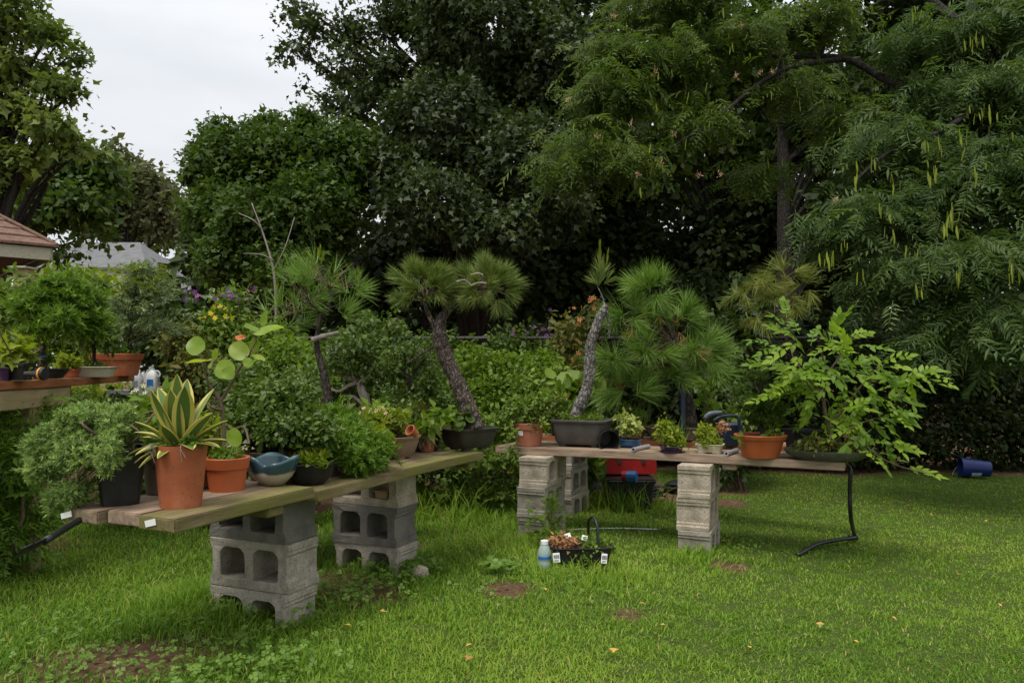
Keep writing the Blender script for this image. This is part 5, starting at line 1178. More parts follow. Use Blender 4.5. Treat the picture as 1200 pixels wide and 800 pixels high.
# black angular bowl with sprouts
b = on(363, 566, Z1B); R = thing('potted_sprouts', 'low black angular bowl of green sprouts beside the teal bowl', 'potted plant', b)
pot(R, b + Vector((0, 0, .001)), [(0, .055, .05), (.03, .085, .075), (.085, .095, .085)], 3.2, M_BLACKP, .5, rim=(.006, .002), soilm=M_MOSS, soil=.012, n=10)
o, cc = leafcloud('foliage', [(np.array(b) + [0, 0, .10], np.array([.09, .08, .03]), 1)], 900, 10, .02, RHOMB, .02, L_YGRN, R, droop=-.5)
needles('grass_leaves', [(b + Vector((random.uniform(-.02, .08), -.06, .085)), Vector((random.gauss(.1, .3), -.5, .8)), random.uniform(.6, 1.1)) for _ in range(9)], 4, .10, .005, .6, L_LGRN, R, T=BLADE, droop=.3)
# spreading lime juniper
b = on(437, 545, Z1B); R = thing('spreading_juniper', 'bright green spreading juniper spilling over the bench in a small clay pot', 'potted plant', b)
rnd_pot(R, b + Vector((0, 0, .001)), .045, .056, .06, M_TERRA, rim=(.015, .003))
jl = [Lb(405, 522, 3.4, 36, 16, .12), Lb(375, 512, 3.4, 26, 14, .1), Lb(420, 538, 3.3, 24, 11, .08), Lb(440, 528, 3.45, 18, 12, .08), Lb(385, 492, 3.55, 34, 12, .1), Lb(410, 505, 3.5, 24, 10, .1)]
o, cc = leafcloud('foliage', jl, 4600, 18, .032, SPRIG, .045, L_CEDAR, R, droop=-.1, up=.4, outw=1.0)
twigs(R, b + Vector((0, 0, .05)), cc[:30], .006, M_TWIG)
# tan pot with yellow-green plant and little fallen pot
b = on(468, 537, Z1B); R = thing('potted_geranium', 'yellow-green leafy plant in oval tan bonsai pot', 'potted plant', b)
pot(R, b + Vector((0, 0, .012)), [(0, .07, .055), (.02, .09, .068), (.07, .112, .085), (.105, .118, .09)], 2.4, M_TANC, rz_b(), rim=(.016, .007), soilm=M_SOIL, soil=.014, feet=(.045, .03, .012))
o, cc = leafcloud('foliage', [Lb(440, 495, 3.85, 22, 18, .09), Lb(462, 490, 3.85, 18, 14, .08), Lb(430, 515, 3.75, 12, 12, .06), Lb(448, 512, 3.72, 14, 12, .05)], 900, 8, .025, MAPLE8, .030, L_YGRN, R, up=.4)
twigs(R, b + Vector((-.03, 0, .1)), cc[:22], .004, M_TWIG)
pp = np.array([tuple(P(px, py, 3.7)) for px, py in ((441, 481), (449, 478), (421, 484), (426, 478), (452, 484), (433, 482))])
inst('pale_bloom', FLOWER, pp, frames(rng.normal(size=(6, 3)), np.array([0, -1, .5]) + rng.normal(size=(6, 3)) * .4), np.full(6, .024), L_PINK, R)
c = P(481, 503, 3.78); R = thing('terracotta_pot', 'tiny terracotta pot lying tipped over in the tan bonsai pot', 'pot', c)
pot(R, c + Vector((.028, 0, -.024)), [(0, .018, .018), (.05, .026, .026)], 2, M_TERRA, wall=.003, rim=(.014, .003), soilm=False, soil=.004, tilt=Matrix.Rotation(.5, 4, 'Z') @ Matrix.Rotation(-1.0, 4, 'Y') @ Matrix.Rotation(.3, 4, 'X'), n=24)
# black pot with dry roots
b = on(508, 528, Z1B); b = b + A_L * .05; R = thing('potted_weed', 'black pot with glossy green weed and dry hanging roots', 'potted plant', b)
rnd_pot(R, b + Vector((0, 0, .001)), .07, .085, .11, M_BLACKP, rim=(.012, .004))
leafcloud('foliage', [Lb(505, 498, 4.05, 12, 10, .05), Lb(515, 485, 4.05, 8, 8, .04)], 60, 6, .03, LEAF, .06, L_LGRN, R, up=.5)
mb = MB()
for k in range(26):
    s = b + Vector((random.uniform(-.08, .06), -.08, .11)); mb.tube(curve([s + Vector((0, .03, .01)), s + Vector((0, -.012, .0)), s + Vector((random.gauss(0, .03), -.03, -random.uniform(.04, .10)))], 4), .0014, 4)
mb.build('dry_roots', M_GTWIG, R)
# forked pine in dark rectangular pot
b = on(549, 526, Z1B); R = thing('forked_pine_bonsai', 'forked pine bonsai with two round needle pads in dark rectangular pot', 'potted tree', b)
pot(R, b + Vector((0, 0, .013)), [(0, .10, .075), (.02, .118, .09), (.11, .145, .11)], 8, M_DARKP, .75, rim=(.018, .008), soilm=M_SOIL, soil=.008, feet=(.06, .05, .013))
D = 4.27
trunk(R, [P(556, 502, D), P(546, 470, D), P(532, 440, D), P(520, 412, D), P(515, 390, D), P(520, 370, D), P(538, 352, D), P(552, 340, D)], [.058, .046, .042, .044, .040, .026, .016, .008], M_BARKR,
      [([P(515, 388, D), P(507, 378, D), P(500, 362, D), P(498, 345, D)], [.020, .014, .006]), ([P(516, 385, D), P(520, 372, D - .03), P(524, 352, D - .03), P(520, 340, D)], [.014, .009, .004]), ([P(518, 405, D), P(505, 408, D), P(486, 420, D), P(478, 425, D)], [.008, .004])], n=12, wob=.13)
sh_ = pad_shoots(P(495, 337, D), (m(34, D), .15, m(25, D)), 52, up=.45, zlow=-.7) + pad_shoots(P(573, 335, D), (m(34, D), .16, m(27, D)), 70, up=.4, zlow=-.9)
needles('needles', sh_, 62, .098, .0030, .8, L_PINE, R, droop=.05)
twigs(R, P(500, 355, D), [s[0] for s in sh_[:30]], .005, M_TWIG, bend=.02); twigs(R, P(552, 342, D), [s[0] for s in sh_[55:90]], .005, M_TWIG, bend=.02)
mb = MB()
for a in ([(535, 330), (545, 328), (553, 335)], [(552, 322), (560, 320), (566, 322)], [(553, 334), (562, 331), (570, 332)]): mb.tube(curve([P(x, y, D - .19) for x, y in a], 4), .004, 6)
mb.build('bleached_twig', M_GTWIG, R)
leafcloud('weeds', [Lb(540, 488, 4.2, 12, 8, .05), Lb(530, 492, 4.15, 8, 6, .04)], 60, 6, .025, ROUND, .035, L_VINE, R)
# open pine with jin
b = Vector((-1.02, 4.22, ZE + .001)); R = thing('open_pine_bonsai', 'sparse open pine bonsai with broken white branch stub', 'potted tree', b)
pot(R, b + Vector((0, 0, .01)), [(0, .09, .07), (.09, .12, .09)], 7, M_BROWNC, 1.1, rim=(.015, .006), soilm=M_SOIL, feet=(.05, .04, .01))
D = 4.22
trunk(R, [P(384, 494, D), P(384, 470, D), P(381, 445, D), P(376, 425, D), P(371, 405, D), P(373, 385, D), P(377, 370, D), P(388, 350, D), P(387, 335, D)], [.034, .029, .024, .020, .016, .012, .010, .008, .005], M_BARK,
      [([P(375, 372, D), P(366, 362, D), P(350, 366, D), P(330, 360, D)], [.009, .006, .003]), ([P(376, 368, D), P(362, 352, D - .05), P(355, 340, D)], [.008, .006, .003]), ([P(388, 345, D), P(405, 338, D), P(420, 328, D)], [.007, .005, .002]), ([P(380, 362, D), P(395, 358, D - .08), P(405, 350, D - .1)], [.007, .003]), ([P(387, 340, D), P(378, 325, D), P(378, 310, D)], [.006, .003])], n=10, wob=.13)
mb = MB(); mb.tube(curve([P(366, 398, D - .02), P(378, 394, D - .03), P(397, 389, D - .03)], 5), lerps([.016, .014, .008], 11), 8, wob=.15); mb.build('bleached_branch', M_GTWIG, R, smooth=True)
sh_ = pad_shoots(P(350, 345, D), (m(40, D), .2, m(34, D)), 17, up=.8, zlow=-.5) + pad_shoots(P(380, 325, D), (m(34, D), .18, m(24, D)), 11, up=.8, zlow=-.3) + pad_shoots(P(415, 335, D), (m(16, D), .12, m(16, D)), 7, up=.5) + pad_shoots(P(335, 375, D), (m(34, D), .16, m(26, D)), 11, up=.5) + pad_shoots(P(395, 365, D), (m(24, D), .14, m(14, D)), 6, up=.4)
needles('needles', sh_, 26, .14, .0032, 1.05, L_PINEG, R, droop=.04)
needles('candle', [(P(px, py, D), Vector((random.gauss(0, .1), 0, 1)), 1) for px, py in ((375, 292), (366, 305), (342, 322), (325, 330), (420, 318), (395, 330), (378, 300))], 34, .04, .0035, .5, L_YGRN, R, base=1.2, droop=0)
twigs(R, P(366, 362, D), [s[0] for s in sh_[:14]], .004, M_TWIG); twigs(R, P(386, 338, D), [s[0] for s in sh_[17:34]], .004, M_TWIG); twigs(R, P(350, 366, D), [s[0] for s in sh_[35:46]], .004, M_TWIG)
# twisted deadwood bonsai
for (px, py, lab, lobes, tw) in ((426, 490, 'twisted bonsai of pale knotted deadwood stems behind the tan pot', [(405, 425, 30, 16), (440, 432, 26, 14), (425, 408, 26, 12)],
                                  [[(428, 492), (430, 470), (424, 455), (418, 445), (400, 440), (388, 425)], [(426, 470), (420, 450), (432, 440), (440, 425)], [(418, 448), (408, 452), (398, 458), (386, 456)], [(430, 478), (415, 465), (404, 464)], [(424, 455), (412, 436), (418, 422)]]),
                                 (478, 480, 'dark-trunked bonsai with red-brown flaking bark left of the forked pine', [(480, 415, 26, 18), (460, 440, 20, 14), (500, 445, 20, 20), (490, 465, 24, 14)],
                                  [[(482, 488), (482, 460), (478, 440), (476, 425)], [(480, 450), (490, 430), (505, 412)], [(478, 445), (468, 425), (460, 412)], [(482, 470), (470, 478), (462, 476)]])):
    D = 4.55; x = (px - 600) / F * D; b = Vector((x, D, ZE + .001))
    R = thing('deadwood_bonsai', lab, 'potted tree', b)
    hp = P(px, py, D).z - ZE; pot(R, b, [(0, .08, .06), (max(hp, .05), .11, .085)], 6, M_TERRA, 1.0, rim=(.014, .004), soilm=M_MOSS, soil=.006)
    mb = MB()
    for i, tt in enumerate(tw):
        c = curve([P(a, q, D + random.uniform(-.04, .04) * (j > 0)) for j, (a, q) in enumerate(tt)], 5); r0 = .024 if i == 0 else .012; mb.tube(c, lerps([r0, r0 * .75, r0 * .35], len(c)), 8, wob=.16)
    mb.build('trunk', M_GTWIG if px < 450 else M_BARKR, R, smooth=True)
    o, cc = leafcloud('foliage', [Lb(a, q, D, r, s, .14) for a, q, r, s in lobes], 3000, 12, .04, RHOMB, .022, L_AZAL, R)
    twigs(R, P(tw[0][-1][0], tw[0][-1][1], D), cc[:20], .004, M_BARK)

# more small pots crowded along the back of the long bench
fb = Vector((-.745, 2.945, 0))
for al, pe, kind, lab in ((.36, .40, 3, 'soft green leafy plant in a black pot behind the agave pot'), (.50, .41, 2, 'yellowing herb in a small clay pot behind the wide-rimmed terracotta pot')):
    b = f0 + A_C * al + A_L * pe; b.z = Z1 + .001; R = thing('potted_herb', lab, 'potted plant', b, 'small pots crowded along the bench')
    rnd_pot(R, b, .04, .052, .08, M_BLACKP if kind == 3 else M_TERRA, rim=(.02, .004))
    o, cc = leafcloud('foliage', [(np.array(b) + [0, 0, .15], np.array([.10, .09, .08]), 1), (np.array(b) + [.03, .0, .22], np.array([.07, .06, .06]), .6)], 620, 9, .03, LEAF, .03, L_SHRUB if kind == 3 else L_YGRN, R)
    twigs(R, b + Vector((0, 0, .06)), cc[:14], .003, M_TWIG)
for k, (al, pe, kind, lab) in enumerate(((.30, .36, 0, 'bushy dark-leaved seedling in a small clay pot behind the azalea'), (.52, .37, 1, 'spiky grass tuft in a black pot behind the spreading juniper'), (.70, .40, 2, 'reddish leafy herb in a small clay pot left of the tan bonsai pot'), (.98, .37, 3, 'light green rosette plant in a black pot behind the tan bonsai pot'),
                                         (1.14, .36, 0, 'small-leaved bushy plant in a clay pot left of the forked pine'), (1.30, .30, 2, 'bronze-leaved herb in a clay pot beside the forked pine pot'))):
    b = fb + Vector((.42, .908, 0)) * al + A_L * pe; b.z = Z1B + .001; R = thing('potted_herb', lab, 'potted plant', b, 'small pots crowded along the bench')
    rnd_pot(R, b, .042, .056, .075, M_TERRA if kind in (0, 2) else M_BLACKP, rim=(.02, .004))
    hh = random.uniform(.9, 1.3)
    if kind == 1: needles('grass_leaves', [(b + Vector((random.gauss(0, .02), random.gauss(0, .02), .07)), Vector((random.gauss(0, .5), random.gauss(0, .4), 1)), random.uniform(.6, 1.2)) for _ in range(18)], 6, .20, .005, .5, L_LGRN, R, T=BLADE, droop=.1)
    else:
        o, cc = leafcloud('foliage', [(np.array(b) + [0, 0, .14 * hh], np.array([.10, .10, .08]) * hh, 1), (np.array(b) + [random.gauss(0, .04), -.02, .22 * hh], np.array([.06, .06, .06]), .6)], 760 if kind != 3 else 260, 9, .03, (RHOMB, 0, LEAF, LEAF)[kind], (.026, 0, .034, .05)[kind], (L_AZAL, 0, L_ROSE, L_LGRN)[kind], R)
        twigs(R, b + Vector((0, 0, .06)), cc[:14], .003, M_TWIG)

# ------------------------------------------------------------------ on the right hand bench
def cb(px, d, dz=.001): return Vector(((px - 600) / F * d, d, Z2 + dz))
b = cb(620, 5.27); R = thing('potted_ivy', 'trailing small-leaved plant in pale pink-brown plastic pot', 'potted plant', b)
pt, Mx, zs = rnd_pot(R, b, .083, .105, .155, M_PINKTERRA, rim=(.045, .006))
mb = MB(); mb.box((0, 0, 0), (.02, .001, .016)); mb.build('sticker', M_WHITE, pt, Matrix.Translation(b + Vector((-.06, -.078, .088))) @ Matrix.Rotation(-.66, 4, 'Z') @ Matrix.Rotation(.12, 4, 'X'))
o, cc = leafcloud('foliage', [Lb(618, 478, 5.27, 34, 16, .14), Lb(645, 470, 5.3, 26, 14, .12), Lb(592, 488, 5.2, 14, 12, .08), Lb(600, 520, 5.12, 4, 26, .03), Lb(630, 498, 5.12, 20, 5, .05)], 1500, 10, .035, RHOMB, .03, L_SHRUB, R)
twigs(R, b + Vector((0, 0, .14)), cc[:40], .003, M_TWIG)
# grey rectangular pot with leaning grey pine
b = cb(682, 5.25, .016); R = thing('leaning_pine_bonsai', 'bare grey leaning pine trunk with one tuft in grey rectangular pot', 'potted tree', b)
pot(R, b, [(0, .145, .10), (.02, .16, .115), (.165, .185, .135)], 10, M_GREYP, RZC, rim=(.018, .012), soilm=M_MOSS, soil=.008, feet=(.11, .07, .016))
D = 5.22
trunk(R, [P(673, 494, D), P(678, 478, D), P(688, 455, D), P(691, 430, D), P(692, 405, D), P(698, 385, D), P(706, 366, D), P(711, 358, D)], [.046, .042, .038, .038, .035, .032, .027, .018], M_BARKG,
      [([P(709, 360, D), P(706, 348, D), P(700, 335, D)], [.008, .005, .003]), ([P(710, 362, D), P(713, 375, D), P(714, 395, D)], [.012, .009, .004])], n=12, wob=.13)
sh_ = [(P(px, py, D), Vector((dx, 0, dz)), 1.0) for px, py, dx, dz in ((700, 322, -.2, 1), (707, 318, .2, 1), (703, 312, 0, 1), (698, 330, -.6, .6), (712, 328, .6, .6), (704, 326, .1, .9))]
needles('needles', sh_, 40, .11, .0034, .9, L_PINE, R, droop=.02)
needles('candle', [(P(703, 290, D), Vector((0, 0, 1)), 1), (P(712, 300, D), Vector((.1, 0, 1)), .8)], 46, .075, .004, .25, L_YGRN, R, base=1.2, droop=0)
leafcloud('ground_cover', [(np.array(b) + [0, 0, .165], np.array([.16, .11, .018]), 1)], 1300, 8, .02, RHOMB, .018, L_SHRUB, R, droop=-.4)
# empty pot lying on its side
c = cb(707, 5.02, .076); R = thing('empty_nursery_pot', 'empty black pot lying on its side beside the grey bonsai pot', 'pot', c)
pot(R, c + Vector((.02, .14, -.012)), [(0, .052, .052), (.14, .072, .072)], 2, M_BLACKP, wall=.003, rim=(.012, .003), soilm=False, soil=.005, tilt=Matrix.Rotation(math.radians(8), 4, 'Z') @ Matrix.Rotation(math.radians(95), 4, 'X'))
# blue glazed dish
b = cb(738, 5.14); R = thing('potted_variegated', 'cream-variegated plant in small glossy blue bowl', 'potted plant', b)
pot(R, b, [(0, .055, .055), (.02, .075, .075), (.055, .08, .08)], 2, M_BLUEG, rim=(.008, .003), soilm=M_SOIL, soil=.006)
o, cc = leafcloud('foliage', [Lb(740, 500, 5.14, 15, 9, .08), Lb(732, 490, 5.2, 10, 8, .06)], 420, 8, .03, LEAF, .034, L_VAR, R, up=.4)
for px0, py0, px1, py1, d0, d1, lab in ((742, 530, 760, 519, 4.86, 5.06, 'grey metal pipe end lying between the blue and purple pots'), (851, 540, 864, 529, 4.64, 4.84, 'grey metal pipe end lying beside the round terracotta bowl')):
    a, q_ = P(px0, py0, d0), P(px1, py1, d1); a.z = Z2 + .016; q_.z = Z2 + .016
    R = thing('metal_pipe', lab, 'pipe', a, 'grey pipes on the bench')
    mb = MB(); dr = (q_ - a).normalized(); sd = dr.cross(UP).normalized()
    rings_ = []
    for pnt, r in ((q_, .0145), (a, .0145), (a, .0085), (a + dr * .05, .0085)): rings_.append([tuple(pnt + (sd * math.cos(t_) + UP * math.sin(t_)) * r) for t_ in np.linspace(0, 6.2832, 17)[:-1]])
    mb.loft(rings_, True, False); mb.build('tube', M_PIPE, R, smooth=40)
    mb = MB(); mb.tube([a + dr * .03, a + dr * .031], .0084, 12); mb.build('bore_shade', M_INK, R)  # dark disc set inside the tube to stand for its shaded interior
# purple dish
b = cb(787, 4.83); R = thing('potted_moneywort', 'lime green plant with grass blades in small purple glazed bowl', 'potted plant', b)
pot(R, b, [(0, .06, .06), (.008, .076, .076), (.012, .062, .062), (.045, .080, .080)], 2, M_PURPG, rim=(.006, .002), soilm=M_SOIL, soil=.006)
o, cc = leafcloud('foliage', [Lb(785, 512, 4.83, 18, 12, .07), Lb(778, 500, 4.85, 10, 8, .05), Lb(797, 520, 4.8, 10, 7, .05)], 900, 10, .028, RHOMB, .022, L_YGRN, R, droop=.1)
needles('grass_leaves', [(b + Vector((.05 + random.gauss(0, .015), random.gauss(0, .02), .04)), Vector((random.gauss(0, .12), random.gauss(0, .1), 1)), random.uniform(.6, 1.3)) for _ in range(9)], 4, .20, .005, .3, L_LGRN, R, T=BLADE, droop=.02)
# cream small dish
b = cb(832, 4.80, .01); R = thing('potted_sedum', 'yellow-green creeping plant in small cream rectangular pot', 'potted plant', b)
pot(R, b, [(0, .068, .045), (.05, .084, .058)], 7, M_CREAM, RZC, rim=(.01, .003), soilm=M_SOIL, soil=.006, feet=(.045, .028, .01))
o, cc = leafcloud('foliage', [Lb(831, 518, 4.8, 20, 8, .07), Lb(828, 505, 4.85, 14, 7, .06)], 900, 10, .022, RHOMB, .02, L_YGRN, R, droop=.1)
leafcloud('dry_stems', [Lb(846, 500, 4.9, 10, 8, .05)], 260, 8, .02, RHOMB, .014, L_SEDUM, R)
# round terracotta bowl
b = cb(891, 4.62); R = thing('potted_hinoki', 'dark green layered bonsai in wide round terracotta bowl', 'potted tree', b)
rnd_pot(R, b, .105, .146, .135, M_TERRAB, rim=(.028, .008), soil=.014)
D = 4.65
trunk(R, [P(897, 520, D), P(893, 500, D), P(897, 480, D), P(890, 465, D), P(893, 445, D)], [.018, .015, .012, .009, .005], M_BARK)
o, cc = leafcloud('foliage', [Lb(883, 472, D, 26, 9, .12), Lb(905, 458, D + .05, 22, 8, .1), Lb(872, 458, D + .1, 18, 6, .09), Lb(895, 490, D, 22, 8, .1), Lb(888, 440, D + .05, 16, 6, .08), Lb(910, 478, D, 14, 7, .07)], 4200, 22, .03, SPRIG, .032, L_AZAL, R, droop=-.1, up=.6, flat=.6)
twigs(R, P(893, 480, D), cc[:22], .006, M_BARK)
leafcloud('weeds', [Lb(905, 505, D - .08, 8, 10, .04), Lb(868, 514, D - .1, 6, 5, .03)], 46, 6, .03, LEAF, .04, L_LGRN, R)
mb = MB(); mb.tube([P(916, 520, D - .06), P(917, 506, D - .06)], .010, 8); mb.build('cactus_stub', M_GREENP if False else surf('green_cactus', (.09, .17, .03), (.13, .22, .05), 20, .6, .2, 60), R, smooth=True)
# stone dish with young ash
b = cb(969, 4.50); R = thing('potted_ash', 'bright green feather-leaved sapling in low oval stone dish on the bench end', 'potted tree', b)
pot(R, b, [(0, .17, .10), (.03, .225, .14), (.055, .24, .15)], 2.6, M_STONE, RZC, rim=None, wall=.018, soilm=M_MOSS, soil=.008)
D = 4.5
mbr = [([P(975, 535, D), P(972, 505, D), P(965, 470, D), P(968, 440, D), P(962, 410, D)], .016), ([P(972, 500, D), P(995, 470, D - .05), P(1015, 445, D), P(1030, 430, D)], .010), ([P(966, 465, D), P(945, 440, D), P(930, 420, D), P(925, 400, D)], .009), ([P(968, 440, D), P(985, 415, D + .05), P(990, 395, D)], .007),
       ([P(1015, 447, D), P(1045, 447, D), P(1070, 438, D)], .005), ([P(985, 510, D), P(1010, 520, D - .1), P(1030, 535, D - .1), P(1060, 548, D - .1), P(1095, 556, D - .1)], .008), ([P(975, 520, D), P(1000, 500, D - .08), P(1025, 490, D - .08)], .007), ([P(965, 470, D), P(950, 455, D - .1), P(940, 440, D - .12)], .006), ([P(945, 440, D), P(925, 445, D), P(918, 452, D)], .008)]
mb = MB(); tips = []
for pts, r in mbr:
    c = curve(pts, 5); mb.tube(c, lerps([r, r * .65, r * .25], len(c)), 7, caps=False, wob=.08); tips.append(c)
mb.build('trunk', M_TWIG, R, smooth=True)
PIN = []
for s in range(5):
    v, f = pinnate(4 + s % 3, .10, .36, .22 + .1 * s, s); me = bpy.data.meshes.new('compound_leaf'); me.from_pydata(v.tolist(), [], f.tolist()); me.materials.append(L_ASH)
    a = me.attributes.new('rnd', 'FLOAT', 'POINT'); a.data.foreach_set('value', [min(1, .05 + .22 * s)] * len(v)); PIN.append(me)
def cleaf(p, d, size, roll=0.3):
    y = Vector(d).normalized(); nz = Vector((random.gauss(0, roll), -.55 + random.gauss(0, roll), 1)); nz = (nz - y * nz.dot(y)).normalized(); x = y.cross(nz)
    meshobj('compound_leaf', random.choice(PIN), None, R, Matrix.Translation(p) @ Matrix((x, y, nz)).transposed().to_4x4() @ Matrix.Scale(size, 4), smooth=True)
spots = []
for px, py, dx, dz in ((922, 372, 0, 1), (985, 385, .05, 1), (920, 405, -1, .1), (905, 402, -1, .15), (930, 390, -.6, .6), (950, 405, .3, .6), (940, 415, -.5, -.2), (965, 410, .5, .2), (1000, 405, .8, .3), (1012, 418, .9, 0), (1030, 425, .7, .5), (1035, 430, .9, .2), (960, 425, .3, -.4), (975, 430, .6, -.3), (990, 430, .8, -.2),
                       (945, 435, -.8, -.2), (930, 450, -.7, -.3), (950, 450, -.3, -.5), (1000, 450, .5, -.5), (1015, 455, .7, -.4), (985, 460, .1, -.8), (955, 465, -.4, -.7), (1020, 470, .7, -.3), (1040, 465, 1, .25), (1055, 460, 1, -.3), (1070, 437, .8, .3), (1085, 435, 1, .1), (1075, 440, 1, -.2), (1060, 445, .6, .6), (1025, 490, .8, .1), (1040, 485, .9, -.2),
                       (1000, 490, .5, -.6), (985, 480, .2, -.8), (1010, 505, .7, -.5), (1030, 510, .8, 0), (1040, 520, .9, .1), (1015, 522, .7, -.3), (1060, 548, 1, .1), (1005, 515, .8, .3), (1025, 530, .9, .2), (970, 470, .1, -.9), (930, 430, -.9, .1), (915, 425, -1, -.1), (945, 420, 0, .8), (1000, 470, .9, .2), (1010, 435, .4, .8), (975, 400, .2, .9), (990, 500, .4, .5), (1000, 526, .8, .2)):
    cleaf(P(px, py, D + random.uniform(-.16, .10)), (dx + random.gauss(0, .15), random.gauss(-.15, .4), dz + random.gauss(0, .15)), random.uniform(.12, .165))
for _ in range(40):
    u_ = Vector(nrm(rng.normal(size=3))); q_ = P(990, 468, D) + Vector((u_.x * m(52, D), u_.y * .2, u_.z * m(40, D)))
    cleaf(q_, (u_.x + random.gauss(0, .4), u_.y * .6 + random.gauss(-.2, .4), u_.z * .5 + random.gauss(.1, .35)), random.uniform(.10, .15))
for _ in range(46):
    c = random.choice(tips[:5] + tips[6:]); q_ = c[random.randrange(len(c) // 3, len(c))]
    cleaf(q_ + Vector((random.gauss(0, .03), random.gauss(0, .06), random.gauss(0, .03))), (random.gauss(.2, .8), random.gauss(-.2, .6), random.gauss(.15, .4)), random.uniform(.13, .2))
leafcloud('ground_cover', [(np.array(b) + [-.06, -.02, .075], np.array([.17, .10, .04]), 1), (np.array(b) + [.1, 0, .06], np.array([.12, .09, .025]), .8)], 1500, 9, .025, RHOMB, .024, L_ROSE, R, droop=-.3)
b = Vector(((955 - 600) / F * 4.95, 4.95, Z2)); b = Vector((1.80, 4.80, Z2 + .001)); R = thing('black_nursery_pot', 'square black pot half hidden behind the feather-leaved sapling', 'pot', b)
pot(R, b, [(0, .06, .06), (.15, .075, .075)], 9, M_BLACKP, .2, rim=(.02, .003), soilm=M_SOIL)

# ------------------------------------------------------------------ rear bench: shaggy pine, navy tool
b = Vector(((792 - 600) / F * 5.62, 5.62, Z2 + .011)); R = thing('shaggy_pine_bonsai', 'big shaggy bright green long-needled pine in brown rectangular pot', 'potted tree', b)
pot(R, b, [(0, .17, .10), (.09, .20, .12)], 8, M_BROWNC, RZC, rim=(.014, .006), soilm=M_MOSS, soil=.008, feet=(.11, .06, .01))
D = 5.6
trunk(R, [P(808, 505, D), P(806, 480, D), P(802, 455, D), P(800, 430, D), P(790, 400, D), P(775, 370, D), P(765, 345, D)], [.062, .055, .050, .042, .032, .020, .010], M_BARK,
      [([P(800, 430, D), P(770, 425, D - .1), P(735, 425, D - .15)], [.024, .010]), ([P(796, 415, D), P(812, 405, D - .1), P(825, 410, D - .15)], [.022, .008]), ([P(785, 390, D), P(750, 385, D - .1), P(730, 380, D)], [.018, .006])], wob=.13)
sh_ = []
for px, py, rx, ry, rd, k in ((765, 340, 26, 18, .2, 13), (735, 368, 30, 18, .2, 13), (795, 372, 28, 20, .2, 13), (818, 412, 28, 22, .2, 17), (765, 408, 34, 18, .22, 15), (722, 420, 24, 20, .2, 12), (738, 455, 34, 18, .2, 15), (835, 435, 14, 18, .14, 6), (780, 445, 24, 14, .16, 8)):
    sh_ += pad_shoots(P(px, py, D - .05), (m(rx, D), rd, m(ry, D)), k, up=.25, zlow=-.9)
needles('needles', sh_, 78, .18, .0040, .95, L_PINEG, R, droop=.22)
needles('old_needles', [(Vector(tuple(s[0])).lerp(P(775, 410, D), .35), s[1], .8) for s in sh_[::5]], 12, .14, .004, 1.1, L_DRY, R, droop=.5)
twigs(R, P(790, 400, D), [s[0] for s in sh_[::4]], .006, M_TWIG, bend=.03)
b = Vector(((856 - 600) / F * 5.3, 5.3, Z2 + .001)); R = thing('hose_reel', 'navy plastic box with bent grey-blue handle behind the cream pot', 'hose reel', b)
mb = MB(); mb.loft([[(b.x + x, b.y + y, b.z + z) for x, y, z in ring(rx, ry, zz, 6, 24)] for zz, rx, ry in ((0, .07, .06), (.14, .075, .065), (.155, .06, .05))]); mb.build('body', M_NAVY, R, smooth=40)
mb = MB(); mb.tube(curve([P(866, 520, 5.22), P(866, 492, 5.2), P(862, 487, 5.2), P(845, 488, 5.15), P(836, 493, 5.15)], 6), .011, 8); mb.build('handle', M_NAVY, R, smooth=True)
mb = MB(); mb.tube(curve([P(826, 490, 5.15), P(832, 485, 5.15), P(846, 483, 5.15)], 5), lerps([.014, .02, .012], 11), 8); mb.build('grip', surf('slate_blue_plastic', (.07, .085, .11), (.10, .115, .14), 10, .45, .1, 60), R, smooth=True)
t = thing('garden_stake', 'slim navy stake standing against the shaggy pine trunk', 'stake', gb(802, 5.4)); mb = MB(); mb.tube([Vector(gb(802, 5.45)), P(800, 440, 5.45)], .018, 8); mb.build('pole', M_NAVY, t, smooth=40)
b = Vector(gb(826, 6.4)); R = thing('yellowed_pine', 'young pine with yellowed drooping needles behind the feather-leaved sapling', 'pine tree', b)
D = 6.4
trunk(R, [b, P(836, 520, D), P(890, 440, D), P(925, 390, D), P(915, 340, D)], [.02, .018, .014, .010, .005], M_BARK)
sh_ = []
for px, py, rx, ry, k in ((918, 320, 24, 10, 9), (888, 335, 22, 12, 8), (940, 338, 14, 16, 6), (905, 352, 34, 14, 9), (868, 345, 10, 12, 4), (885, 375, 20, 10, 5), (935, 368, 16, 10, 4)): sh_ += pad_shoots(P(px, py, D), (m(rx, D), .25, m(ry, D)), k, up=.05, zlow=-.9)
needles('needles', sh_, 50, .16, .0045, .95, L_PINEY, R, droop=.32); twigs(R, P(928, 360, D), [s[0] for s in sh_[::4]], .006, M_TWIG)
b = Vector(gb(830, 6.1)); R = thing('broadleaf_seedling', 'upright seedling with broad light green leaves beside the shaggy pine trunk', 'plant', b)
twigs(R, b, [P(826, 440, 6.0), P(832, 460, 6.0)], .008, M_TWIG)
leafcloud('foliage', [Lb(828, 470, 6.0, 10, 20, .08), Lb(826, 450, 6.0, 8, 8, .06)], 60, 5, .05, LEAF, .085, L_LGRN, R, up=.3)

